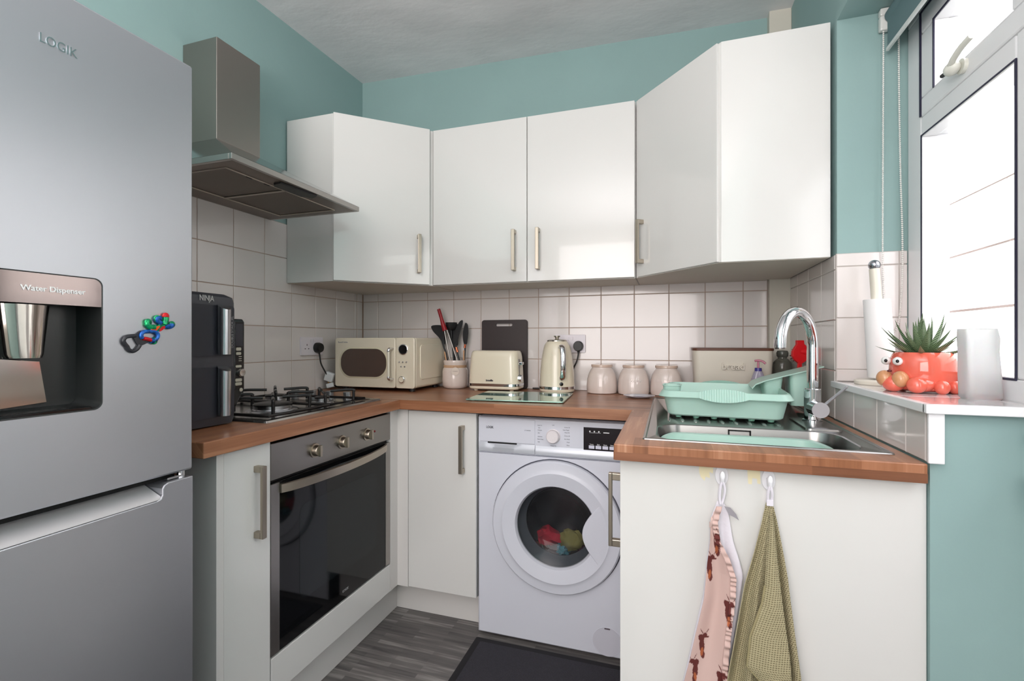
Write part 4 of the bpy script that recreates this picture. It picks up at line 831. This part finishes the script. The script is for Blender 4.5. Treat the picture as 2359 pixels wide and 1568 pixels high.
# ---- bread bin
t = T('bread_bin', 'cream rectangular bread bin with brown lid and raised lettering', 'bread bin', (1.863, -.115, Z))
bxc = (1.7165+2.0115)/2
bm = BM(); loft(bm, [rrl(bxc-.0, -.123, .268, .146, .02, Z+.0005), rrl(bxc, -.123, .276, .15, .022, Z+.008), rrl(bxc, -.123, .295, .154, .024, Z+.197)]); b_ = O('bin_body', bm, mat('bin_cream', (214, 206, 192), .4), t, smooth=40)
bm = BM(); loft(bm, [rrl(bxc, -.123, .300, .158, .025, Z+.1972), rrl(bxc, -.123, .301, .159, .025, Z+.206), rrl(bxc, -.123, .297, .155, .024, Z+.2075)]); O('lid', bm, mat('acacia', (104, 62, 44), .4, noise=.25, nscale=20, stretch=(1, 8, 1)), t, smooth=40)
text('lettering', 'bread', .0365, (1.865, -.2045, 1.0375), (1, 0, 0), (0, 0, 1), mat('bin_cream', (214, 206, 192), .4), b_, depth=.005, bold=.0004)
# ---- soap bottle and grey bottle
t = T('soap_dispenser', 'small clear pump soap bottle with a pink pump in front of the bread bin', 'soap dispenser', (1.945, -.262, Z))
sx_, sy_ = 1.945, -.262
bm = BM(); loft(bm, [rrl(sx_, sy_, .046, .034, .012, Z+.0), rrl(sx_, sy_, .050, .036, .014, Z+.006), rrl(sx_, sy_, .050, .036, .014, Z+.09), rrl(sx_, sy_, .030, .026, .011, Z+.118), rrl(sx_, sy_, .026, .026, .012, Z+.122)]); O('bottle', bm, mat('lavender_bottle', (188, 180, 200), .12, trans=.35), t, smooth=40)
bm = BM(); cyl(bm, (sx_, sy_, Z+.122), (sx_, sy_, Z+.134), .013, .012, 20); O('collar', bm, mat('violet_collar', (60, 50, 130), .3), t, smooth=40)
bm = BM(); cyl(bm, (sx_, sy_, Z+.134), (sx_, sy_, Z+.158), .004, .004, 12); tube(bm, smoothpath([(sx_-.012, sy_, Z+.160), (sx_, sy_, Z+.162), (sx_+.014, sy_-.004, Z+.159), (sx_+.024, sy_-.007, Z+.150)], 5), .0042, 10); O('pump', bm, mat('pink_pump', (206, 130, 150), .25, trans=.2), t, smooth=50)
t = T('grey_bottle', 'smoky grey rounded glass bottle with stopper beside the bread bin', 'bottle', (2.056, -.115, Z))
bm = BM(); lathe(bm, [(.026, Z), (.030, Z+.006), (.031, Z+.09), (.0345, Z+.125), (.0325, Z+.15), (.022, Z+.163), (.0165, Z+.166), (.0165, Z+.170)], (2.056, -.115, 0), 32); SM = mat('smoky_glass', (128, 128, 118), .06, trans=.55); O('bottle', bm, SM, t, smooth=45)
bm = BM(); lathe(bm, [(.0165, Z+.170), (.021, Z+.176), (.022, Z+.188), (.018, Z+.197), (.001, Z+.2)], (2.056, -.115, 0), 28); O('stopper', bm, mat('stopper_grey', (96, 98, 92), .15, trans=.3), t, smooth=45)
# ---- dish brush on the right wall
t = T('dish_brush', 'bright red dish brush hanging on the tiled wall behind the tap', 'brush', (2.078, -.290, .975))
r_ = V((.9505, .3107, 0)); c_ = V((2.078, -.290, 0)); RD = mat('red_plastic', (214, 12, 24), .35)
def fr(p, d): q = c_+r_*p[0]+V((-.3107, .9505, 0))*d; return (q.x, q.y, p[1])
O('brush_head', prism(BM(), [(-.014, 1.142), (.012, 1.142), (.013, 1.128), (.026, 1.118), (.027, 1.085), (.018, 1.066), (.006, 1.058), (-.008, 1.058), (-.022, 1.070), (-.030, 1.085), (-.029, 1.102), (-.020, 1.118), (-.014, 1.126)], fr, -.006, .006), RD, t, bev=.0015)
O('handle', prism(BM(), [(-.009, 1.060), (.006, 1.060), (.004, 1.0), (-.002, .975), (-.014, .975), (-.012, 1.0)], fr, -.004, .004), RD, t, bev=.0015)
bm = BM(); random.seed(5)
for i in range(46):
    a = random.uniform(0, 2*math.pi); r0 = random.uniform(0, .025); x_ = -.002+r0*math.cos(a); z_ = 1.092+r0*math.sin(a); p = V(fr((x_, z_), .005)); q = V(fr((x_*1.25-.003, z_-.004), .016)); cyl(bm, p, q, .0016, .0012, 5)
O('bristles', bm, mat('bristle_dark', (60, 20, 26), .8), t, kind='stuff')
bm = BM(); cyl(bm, (2.076, -.286, 1.10), (2.0985, -.279, 1.10), .012, .016, 16); O('wall_hook', bm, RD, t, smooth=40)
# ================================================================== SOCKETS, PLUGS, CORDS
SW = mat('socket_white', (228, 222, 228), .3)
def socket(name, label, c, right, out, holes):
    t = T(name, label, 'socket', c); rg, ou = V(right), V(out); cc = V(c)
    f = lambda p, d: tuple(cc+rg*p[0]+V((0, 0, p[1]))+ou*d)
    b_ = O('face_plate', prism(BM(), rr(0, 0, .146, .086, .005, 4), f, 0, .0085), SW, t, bev=.0015)
    for sx_ in (-.036, .036):
        if holes != 0 and (sx_ > 0) == (holes > 0): continue
        for a, z_, w_, h_ in ((0, .010, .004, .008), (-.011, -.008, .0065, .004), (.011, -.008, .0065, .004)):
            O('pin_hole', prism(BM(), rr(sx_+a, z_-.004, w_, h_, .0008, 2), f, .0084, .0087), DGAP, b_)
    for a in (-.009, .009): O('rocker_switch', prism(BM(), rr(a, .024, .009, .015, .001, 2), f, .0085, .0115), SW, b_, bev=.0008)
    return f
fL = socket('double_socket', 'white double wall socket on the left wall above the hob', (.0065, -.412, 1.1150), (0, 1, 0), (1, 0, 0), 1)
fR = socket('double_socket', 'white double wall socket on the back wall behind the kettle', (1.1745, -.0065, 1.1265), (1, 0, 0), (0, -1, 0), 1)
def plug(name, label, f, a, zc_, cord, cat='plug'):
    t = T(name, label, cat, f((a, zc_), .03))
    pts = [(a+.0235*math.cos(q)*(1.0), zc_+.0235*math.sin(q)*(1.05)) for q in [2*math.pi*i/20 for i in range(20)]]
    O('plug_body', loft(BM(), [[f(p, .0087) for p in pts], [f(p, .026) for p in pts], [f((a+(p[0]-a)*.84, zc_+(p[1]-zc_)*.84), .036) for p in pts]]), BLACK, t, smooth=35)
    P = smoothpath(cord, 6); O('cord', tube(BM(), P, .0036, 8, [max(.0036, .0085-.0012*i) for i in range(len(P))]), BLACK, t, smooth=60)
plug('black_plug', 'black mains plug in the left wall socket with its lead drooping to the microwave', fL, .028, -.008, [(.03, -.386, 1.09), (.032, -.382, 1.07), (.034, -.375, 1.03), (.045, -.355, .985), (.052, -.335, .953), (.05, -.325, .935), (.04, -.30, Z+.02), (.045, -.26, Z+.006), (.06, -.2, Z+.006)])
plug('black_plug', 'black mains plug in the socket right behind the kettle', fR, .041, -.0115, [(1.217, -.026, 1.098), (1.2155, -.03, 1.07), (1.208, -.032, 1.04), (1.196, -.03, 1.015), (1.186, -.026, .98), (1.182, -.02, Z+.02), (1.15, -.012, Z+.005), (1.05, -.012, Z+.005), (.99, -.02, Z+.005)])
t = T('white_adaptor', 'white adaptor plug dangling beside the microwave', 'adaptor', (.05, -.335, .93))
bm = BM(); obox(bm, (.052, -.338, .965), (.9, .35, -.35), (-.3, .95, .1), (.35, -.0, .93), (-.020, .020), (-.012, .012), (-.022, .022)); O('adaptor_body', bm, mat('adaptor_white', (226, 230, 232), .35), t, bev=.004)
bm = BM(); obox(bm, (.062, -.345, .925), (.9, .35, .25), (-.3, .95, -.1), (-.3, 0, .95), (-.016, .016), (-.009, .009), (-.012, .010)); O('adaptor_tail', bm, mat('adaptor_white', (226, 230, 232), .35), t, bev=.003)
for sx_ in (-.007, .007): bm = BM(); cyl(bm, (.054+sx_, -.340, .945), (.058+sx_, -.342, .934), .0028, .0028, 8); O('pin', bm, mat('brass', (170, 130, 80), .3, metal=1), t)
# ================================================================== WINDOW SILL THINGS
SZ = 1.018
t = T('paper_towel_holder', 'cream upright kitchen roll holder with a steel ball on top, on the sill', 'kitchen roll holder', (2.198, -.688, SZ))
CRM = mat('holder_cream', (226, 220, 206), .3)
bm = BM(); lathe(bm, [(.072, SZ), (.074, SZ+.002), (.074, SZ+.010), (.070, SZ+.013), (.001, SZ+.0135)], (2.198, -.688, 0), 44); O('base', bm, CRM, t, smooth=40)
pb, pt = V((2.190, -.684, SZ+.013)), V((2.171, -.684, 1.342))
bm = BM(); cyl(bm, pb, pt, .0135, .0128, 24); O('rod', bm, CRM, t, smooth=50)
bm = BM(); ball(bm, tuple(pt+V((0, 0, .010))), .0148, 24); O('ball_top', bm, mat('satin_ball', (170, 172, 178), .22, metal=1), t, smooth=60)
ax = (pt-pb).normalized(); q0 = pb+ax*.006; bm = BM(); Lr = (1.2555-q0.z)/ax.z
lathe(bm, [(.0145, 0), (.033, 0), (.0335, .002), (.0315, Lr-.001), (.031, Lr), (.0145, Lr)], tuple(q0), 40, tuple(ax))
O('paper_roll', bm, mat('paper_white', (240, 238, 238), .9, bump=.1, bscale=120), None, smooth=40, label='slim roll of white kitchen paper on the upright holder', cat='kitchen roll')
# creature plant pot
pc = V((2.205, -.870, SZ)); a_ = V((-.951, -.311, 0)); b2 = V((-.381, -.925, 0))
b2 = (b2-a_*b2.dot(a_)).normalized()
def pp(a, b, z=0): q = pc+a_*a+b2*b; return (q.x, q.y, SZ+z)
CO = mat('coral_glaze', (236, 108, 88), .1, coat=.7, noise=.08, nscale=20); TA = mat('tan_glaze', (206, 148, 104), .2, coat=.3)
t = T('creature_plant_pot', 'glossy coral pot shaped like a squatting creature with googly eyes, on the sill', 'plant pot', tuple(pc))
bm = BM(); lathe(bm, [(.050, .003), (.060, .008), (.063, .03), (.0655, .05), (.064, .075), (.058, .090), (.053, .0945), (.0505, .093), (.049, .084), (.001, .083)], tuple(pc), 48); O('pot_body', bm, CO, t, smooth=50)
bm = BM(); lathe(bm, [(.0495, .084), (.04, .087), (.001, .089)], tuple(pc), 24); O('soil', bm, mat('soil', (60, 44, 34), .95, bump=.5), t)
for a, b, z_, r, s_ in ((.052, .045, .019, .020, (1.0, 1.0, .95)), (.010, .064, .015, .0175, (.85, .85, .95)), (-.022, .062, .0145, .016, (.85, .85, .95)), (-.046, .046, .014, .016, (.9, .9, .9)), (.046, -.040, .015, .018, (1, 1, .9)), (0, -.060, .014, .016, (.8, .8, .9)), (-.06, .0, .014, .016, (.9, .9, .9))):
    bm = BM(); ball(bm, pp(a, b, z_), r, 18, s_); p = V(pp(a*.55, b*.62, .030)); tube(bm, [p, V(pp(a*.85, b*.85, .022))], r*.85, 12) if False else None
    O('foot', bm, CO, t, smooth=70)
bm = BM(); ball(bm, pp(.035, .036, .020), .023, 18, (1.2, 1.2, .8)); O('arm', bm, CO, t, smooth=70)
bm = BM(); ball(bm, pp(.070, .0, .020), .024, 18, (1, 1, .85)); O('chin', bm, CO, t, smooth=70)
for a, b in ((.083, -.012), (.070, .020)): bm = BM(); ball(bm, pp(a, b, .031), .0195, 18, (.85, .9, 1.0)); O('muzzle', bm, TA, t, smooth=70)
bm = BM(); ball(bm, pp(.088, .010, .050), .005, 10, (1, 1, .6)); O('nose', bm, mat('nose_dark', (90, 30, 30), .3), t, smooth=70)
for a, b in ((.070, .010), (.068, -.028)):
    bm = BM(); ball(bm, pp(a-.002, b, .073), .0102, 18); e_ = O('eye', bm, mat('eye_white', (238, 238, 236), .1, coat=.5), t, smooth=70)
    bm = BM(); ball(bm, pp(a+.0055, b+.0085, .0735), .0035, 12, (1, 1, 1.2)); O('pupil', bm, BLACKG, e_, smooth=70)
# succulent
LFM = bpy.data.materials.new('succulent_leaf'); LFM.use_nodes = True; nt = LFM.node_tree; b = nt.nodes['Principled BSDF']
tc = nt.nodes.new('ShaderNodeTexCoord'); wv = nt.nodes.new('ShaderNodeTexWave'); wv.inputs['Scale'].default_value = 95; wv.inputs['Distortion'].default_value = 1.5; wv.bands_direction = 'X'
rp = nt.nodes.new('ShaderNodeValToRGB'); rp.color_ramp.elements[0].position = .66; rp.color_ramp.elements[0].color = lin((40, 68, 44)); rp.color_ramp.elements[1].position = .95; rp.color_ramp.elements[1].color = lin((176, 196, 150))
nt.links.new(tc.outputs['Object'], wv.inputs['Vector']); nt.links.new(wv.outputs['Fac'], rp.inputs[0]); nt.links.new(rp.outputs[0], b.inputs['Base Color']); b.inputs['Roughness'].default_value = .35
t = T('succulent', 'spiky green zebra succulent with pale banded leaves growing in the coral pot', 'plant', (pc.x, pc.y, SZ+.088), local=True)
def leafmesh(L_, w_, curl):
    bm = BM(); lp = []
    for i in range(9):
        q = i/8; hw = w_*(.75+.5*q if q < .3 else .9*(1-((q-.3)/.7))**.9+.0)*1.0; hw = max(hw, .0004); th = hw*.55; x = L_*q; zz = curl*q*q
        lp.append([(x, -hw, zz+th*.3), (x, -hw*.4, zz-th), (x, hw*.4, zz-th), (x, hw, zz+th*.3), (x, 0, zz-th*.15)])
    loft(bm, lp); bmesh.ops.recalc_face_normals(bm, faces=bm.faces[:]); me = bpy.data.meshes.new('leaf'); bm.to_mesh(me); bm.free(); me.materials.append(LFM); me.polygons.foreach_set('use_smooth', [True]*len(me.polygons)); me.set_sharp_from_angle(angle=math.radians(50)); return me
LM = [leafmesh(.092, .0105, .018), leafmesh(.090, .0115, .022), leafmesh(.082, .011, .008)]
random.seed(4); k = 0
for n_l, el, ro, mi in ((9, 8, .010, 0), (9, 30, .008, 0), (8, 50, .006, 1), (5, 72, .003, 1), (2, 84, .0, 2)):
    for i in range(n_l):
        az = 2*math.pi*(i+.5*(k % 2))/n_l+random.uniform(-.15, .15); o = bpy.data.objects.new('leaf', LM[mi]); C.objects.link(o); o.parent = t
        e2 = math.radians(el+random.uniform(-7, 7)); o.rotation_euler = (0, -e2, az); o.location = (ro*math.cos(az), ro*math.sin(az), .001+.0015*k)
        s_ = random.uniform(.85, 1.08); o.scale = (s_, s_, s_)
    k += 1
# frosted vase
FG = mat('frosted_glass', (244, 246, 247), .55, trans=.75, sss=.2)
bm = BM(); vx, vy = 2.2425, -1.020; lp = []
for z_, w_, h_, ox in ((0, .058, .040, 0), (.004, .064, .046, 0), (.05, .063, .046, -.002), (.10, .060, .044, -.004), (.125, .062, .046, -.004), (.147, .058, .044, -.006)): lp.append(rrl(vx+ox, vy, w_, h_, .014, SZ+z_, 5))
for z_, w_, h_, ox in ((.146, .050, .036, -.006), (.10, .050, .034, -.004), (.012, .052, .034, 0)): lp.append(rrl(vx+ox, vy, w_, h_, .006, SZ+z_, 5))
loft(bm, lp); O('frosted_vase', bm, FG, None, smooth=40, label='frosted white glass vase shaped like a paper bag at the sill corner', cat='vase')
# ================================================================== ROLLER BLIND
t = T('roller_blind', 'grey-green roller blind rolled up above the window with white bead chain', 'blind', (2.2, -.9, 2.0))
BF = mat('blind_fabric', (96, 122, 126), .8, bump=.05, bscale=200)
bm = BM(); cyl(bm, (2.235, -2.0, 2.075), (2.235, -.632, 2.075), .021, .021, 24); O('roller', bm, BF, t, smooth=40)
bm = BM(); box(bm, 2.2205, 2.2222, -1.98, -.634, 1.982, 2.08); O('fabric', bm, BF, t)
bm = BM(); box(bm, 2.2175, 2.2245, -1.985, -.632, 1.9735, 1.9835); O('bottom_rail', bm, mat('rail_white', (214, 218, 216), .4), t, bev=.001)
bm = BM(); box(bm, 2.206, 2.262, -.628, -.6085, 2.082, 2.104); box(bm, 2.206, 2.232, -.628, -.6085, 2.040, 2.082); b_ = O('bracket', bm, mat('bracket_white', (226, 226, 222), .3), t, bev=.004)
def chain(pts):
    P = smoothpath(pts, 14); bm = BM(); d = 0; last = P[0]
    for p in P:
        while (p-last).length > .0058:
            last = last+(p-last).normalized()*.0058
            bmesh.ops.create_icosphere(bm, subdivisions=1, radius=.0028, matrix=Matrix.Translation(last))
    return bm
O('bead_chain', chain([(2.2150, -.622, 2.06), (2.2150, -.620, 1.85), (2.2148, -.618, 1.62), (2.2150, -.616, 1.48), (2.216, -.614, 1.35), (2.221, -.612, 1.22), (2.231, -.612, 1.17), (2.243, -.612, 1.165), (2.256, -.612, 1.20), (2.263, -.614, 1.32), (2.2625, -.616, 1.45), (2.2575, -.618, 1.62), (2.2535, -.620, 1.85), (2.252, -.622, 2.06)]), mat('bead_white', (246, 243, 238), .4), t, kind='stuff', smooth=60)
# ================================================================== HOOKS, APRON, TOWEL, MAT
HK = mat('hook_white', (232, 232, 236), .25)
def hook(x, z, label):
    t = T('adhesive_hook', label, 'hook', (x, -1.130, z), group='white stick-on hooks on the sink unit')
    b_ = O('base_plate', prism(BM(), [(x+.0135*math.cos(q), z+.022*math.sin(q)) for q in [2*math.pi*i/28 for i in range(28)]], FY, -1.1335, -1.1302), HK, t, bev=.001)
    bm = BM(); tube(bm, smoothpath([(x, -1.133, z+.004), (x, -1.140, z-.006), (x, -1.148, z-.010), (x, -1.152, z-.002), (x, -1.151, z+.006)], 5), .0042, 10); O('hook_arm', bm, HK, t, smooth=60)
    bm = BM(); ball(bm, (x, -1.152, z+.004), .0065, 14, (.8, .7, 1.5)); O('hook_tip', bm, mat('hook_tip_white', (240, 240, 244), .1), t, smooth=60)
hook(1.7325, .8440, 'white oval stick-on hook holding the pink apron'); hook(1.8249, .8425, 'white oval stick-on hook holding the olive towel')
def interp(lst, z):
    if z >= lst[0][1]: return lst[0][0]
    for (xa, za), (xb, zb_) in zip(lst, lst[1:]):
        if za >= z >= zb_: return xa+(xb-xa)*(za-z)/max(za-zb_, 1e-6)
    (xa, za), (xb, zb_) = lst[-2:]; return xb+(xb-xa)*(zb_-z)/max(za-zb_, 1e-6)
def cloth(name, Lp, Rp, z_0, z_1, nz, nx, yf, m, parent, col=None, th=.0014, kind=None):
    me = bpy.data.meshes.new(name); vs = []; uv = []; cols = []
    for i in range(nz+1):
        z = z_0+(z_1-z_0)*i/nz; a, b_ = interp(Lp, z), interp(Rp, z); su = 0; pv = None
        for j in range(nx+1):
            u = j/nx; x = a+(b_-a)*u; y = yf(u, z, x); p = V((x, y, 0)); su += (p-pv).length if pv else 0; pv = p
            vs.append((x, y, z)); uv.append((su, z_0-z))
            if col: cols.append(col(x, z))
    fs = [(i*(nx+1)+j, i*(nx+1)+j+1, (i+1)*(nx+1)+j+1, (i+1)*(nx+1)+j) for i in range(nz) for j in range(nx)]
    me.from_pydata([tuple(V(v)-WM[parent].translation) for v in vs], [], fs); ul = me.uv_layers.new(name='uv')
    for l in me.loops: ul.data[l.index].uv = uv[l.vertex_index]
    if col:
        ca = me.color_attributes.new('print', 'FLOAT_COLOR', 'POINT')
        for i, c in enumerate(cols): ca.data[i].color = c
    me.materials.append(m); me.polygons.foreach_set('use_smooth', [True]*len(me.polygons))
    o = bpy.data.objects.new(name, me); C.objects.link(o); o.parent = parent; WM[o] = WM[parent]
    md = o.modifiers.new('solid', 'SOLIDIFY'); md.thickness = th; md.offset = 0
    return o
# apron
t = T('apron', 'pale pink frilled apron printed with brown horned cows, hung on the left hook', 'apron', (1.72, -1.145, .25))
PK = lin((206, 176, 168)); BR = lin((96, 40, 36)); BR2 = lin((168, 92, 56)); LP = lin((226, 204, 196))
cows = [(1.712, .668, 1), (1.6965, .495, 1), (1.671, .438, -1), (1.7490, .578, 1), (1.7335, .424, 1), (1.7272, .722, 1), (1.650, .33, 1), (1.70, .30, 1)]
def cowcol(x, z):
    for cx_, cz_, s_ in cows:
        dx_, dz_ = (x-cx_)*s_, z-cz_
        def el(ex, ez, rx, rz, an=0):
            c, s2 = math.cos(an), math.sin(an); a, b_ = (dx_-ex)*c+(dz_-ez)*s2, -(dx_-ex)*s2+(dz_-ez)*c; return (a/rx)**2+(b_/rz)**2 < 1
        if el(-.006, -.036, .003, .010, -.1): return BR2
        if el(0, 0, .0052, .0058) or el(-.007, -.004, .006, .009, .3) or el(-.006, -.022, .0055, .018, .05) or el(-.004, -.042, .0042, .009): return BR
        if el(.006, .010, .0008, .0065, -.6) or el(-.006, .011, .0008, .0075, .45) or el(.005, -.003, .005, .0016): return BR
    return PK
AP = bpy.data.materials.new('printed_cotton'); AP.use_nodes = True; nt = AP.node_tree; b = nt.nodes['Principled BSDF']; at_ = nt.nodes.new('ShaderNodeAttribute'); at_.attribute_name = 'print'; nt.links.new(at_.outputs['Color'], b.inputs['Base Color']); b.inputs['Roughness'].default_value = .85
aL = [(1.723, .7883), (1.7095, .7484), (1.7077, .7006), (1.7018, .6551), (1.6944, .5773), (1.6779, .5006), (1.6628, .4267), (1.6537, .3865)]
aR = [(1.7297, .789), (1.7200, .7495), (1.7253, .7093), (1.7434, .6753), (1.7566, .6348), (1.7543, .581), (1.7486, .5359), (1.7414, .4589), (1.7385, .4053)]
wR = [(1.7355, .7885), (1.7457, .7655), (1.7543, .7067), (1.7672, .6646), (1.7743, .6344), (1.7658, .5735), (1.7572, .5093), (1.7472, .4443), (1.7414, .4059)]
WC_ = mat('white_cotton', (226, 222, 230), .9, bump=.15, bscale=60)
cloth('lining', aL, wR, .7885, .26, 60, 24, lambda u, z, x: -1.1370-.006*abs(math.sin(u*5))*min(1, (.79-z)*8), WC_, t)
cloth('printed_front', aL, aR, .760, .26, 260, 70, lambda u, z, x: -1.1460-(.004+.010*min(1, (.76-z)*3))*(.5+.5*math.sin(u*6.5+1.0+1.5*(.76-z)*3))-.003*math.sin(u*2.2*math.pi+z*14), AP, t, cowcol)
fl2 = [(a+.0, b_) for a, b_ in aR]
cloth('frill', [(a-.0095, b_) for a, b_ in aR], [(a+.002, b_) for a, b_ in aR], .785, .26, 320, 6, lambda u, z, x: -1.1640-.0030*math.sin(z*470+3*math.sin(z*60))*(.35+.65*u)-.002*math.sin(z*170), AP, t, cowcol)
bm = BM(); tube(bm, smoothpath([(1.7325, -1.151, .8385), (1.7285, -1.149, .822), (1.727, -1.146, .80), (1.7285, -1.145, .785)], 5), .0032, 8); tube(bm, smoothpath([(1.7325, -1.152, .8385), (1.7375, -1.149, .82), (1.736, -1.146, .80), (1.732, -1.145, .785)], 5), .0026, 8); O('neck_tape', bm, WC_, t, smooth=60)
O('size_label', prism(BM(), [(1.7365, .7815), (1.7485, .7795), (1.7600, .7665), (1.7655, .754), (1.7560, .7600), (1.7455, .7640)], FY, -1.1475, -1.1468), mat('label_grey', (150, 146, 152), .8), t)
random.seed(8); bm = BM(); P = []
lp = []
for i in range(9):
    q = i/8; x = 1.7195-.013*q; z = .772-.034*q; h = .006+.003*math.sin(i*2.4); lp.append([(x, -1.150-.004*math.sin(i*2.1), z+h), (x+.004, -1.156, z), (x, -1.150-.003*math.cos(i*2), z-h)])
loft(bm, lp); O('shoulder_frill', bm, mat('frill_pink', (226, 198, 190), .85), t, smooth=60)
# towel
TW = bpy.data.materials.new('waffle_towel'); TW.use_nodes = True; nt = TW.node_tree; b = nt.nodes['Principled BSDF']; N = nt.nodes.new; L = nt.links.new
uvn = N('ShaderNodeUVMap'); uvn.uv_map = 'uv'; sp = N('ShaderNodeSeparateXYZ'); L(uvn.outputs[0], sp.inputs[0]); sn = []
for i, k in ((0, 2*math.pi/.0050), (1, 2*math.pi/.0043)):
    m1 = N('ShaderNodeMath'); m1.operation = 'MULTIPLY'; m1.inputs[1].default_value = k; L(sp.outputs[i], m1.inputs[0]); m2 = N('ShaderNodeMath'); m2.operation = 'COSINE'; L(m1.outputs[0], m2.inputs[0]); sn.append(m2)
mxx = N('ShaderNodeMath'); mxx.operation = 'MAXIMUM'; L(sn[0].outputs[0], mxx.inputs[0]); L(sn[1].outputs[0], mxx.inputs[1])
rp = N('ShaderNodeValToRGB'); rp.color_ramp.elements[0].position = .1; rp.color_ramp.elements[0].color = lin((142, 132, 100)); rp.color_ramp.elements[1].position = .62; rp.color_ramp.elements[1].color = lin((180, 170, 136)); L(mxx.outputs[0], rp.inputs[0]); L(rp.outputs[0], b.inputs['Base Color'])  # waffle hollows painted darker, their shade put into the colour
bu = N('ShaderNodeBump'); bu.inputs['Strength'].default_value = .55; bu.inputs['Distance'].default_value = .002; L(mxx.outputs[0], bu.inputs['Height']); L(bu.outputs[0], b.inputs['Normal']); b.inputs['Roughness'].default_value = .95
t = T('waffle_towel', 'olive green waffle tea towel gathered on the right hook of the sink unit', 'towel', (1.80, -1.15, .25))
tL = [(1.8178, .7983), (1.8081, .7509), (1.7941, .6933), (1.7743, .6219), (1.7601, .5412), (1.7457, .4598), (1.737, .4049)]
tR = [(1.8302, .7996), (1.8384, .7606), (1.8465, .7127), (1.856, .65), (1.8601, .6049), (1.8695, .5155), (1.8793, .4364)]
def ty_(u, z, x):
    q = min(1, (.80-z)*3.2); f = .5+.5*math.cos(2*math.pi*(u*2.9+.12)); g = .5+.5*math.cos(2*math.pi*(u*6.3+.4*z)); return -1.1385-.006-q*(.026*f**.8+.004*g)-.002
cloth('towel_body', tL, tR, .7975, .24, 170, 64, ty_, TW, t)
fL_ = [(1.8190, .7925), (1.8092, .6383), (1.8036, .6006), (1.7814, .5351), (1.7744, .4719), (1.7981, .4461), (1.8229, .4307), (1.8500, .40)]
fR_ = [(1.8240, .7925), (1.8270, .7566), (1.8345, .6664), (1.8445, .5772), (1.8539, .4973), (1.8566, .4381), (1.8600, .40)]
cloth('front_fold', fL_, fR_, .7925, .402, 120, 26, lambda u, z, x: -1.1750-.006*math.sin(math.pi*u)-.016*min(1, (.80-z)*3), TW, t)
P = [(fL_[i][0], -1.1905 if fL_[i][1] < .6 else -1.184, fL_[i][1]) for i in range(1, 8)]; O('hem', tube(BM(), P, .0022, 6), mat('hem_olive', (160, 150, 112), .9), t, smooth=60)
bm = BM(); tube(bm, smoothpath([(1.8249, -1.152, .836), (1.8215, -1.150, .822), (1.821, -1.147, .808), (1.8225, -1.146, .797)], 5), .003, 8); tube(bm, smoothpath([(1.8249, -1.151, .836), (1.8285, -1.150, .822), (1.829, -1.147, .808), (1.8275, -1.146, .797)], 5), .003, 8); box(bm, 1.8185, 1.8310, -1.150, -1.143, .792, .804); O('hanging_loop', bm, WC_, t)
# door mat
t = T('floor_mat', 'dark charcoal floor mat with black rubber edge in front of the washing machine', 'mat', (1.2, -1.4, 0))
O('rubber_edge', prism(BM(), rr(1.214, -1.45, .585, 1.756, .006, 3), FZ, .0005, .005), mat('mat_edge', (22, 20, 24), .7), t)
O('mat_pile', prism(BM(), rr(1.214, -1.45, .535, 1.706, .004, 3), FZ, .0045, .008), mat('mat_pile', (68, 66, 74), .95, bump=.9, bscale=420, noise=.3, nscale=300), t)
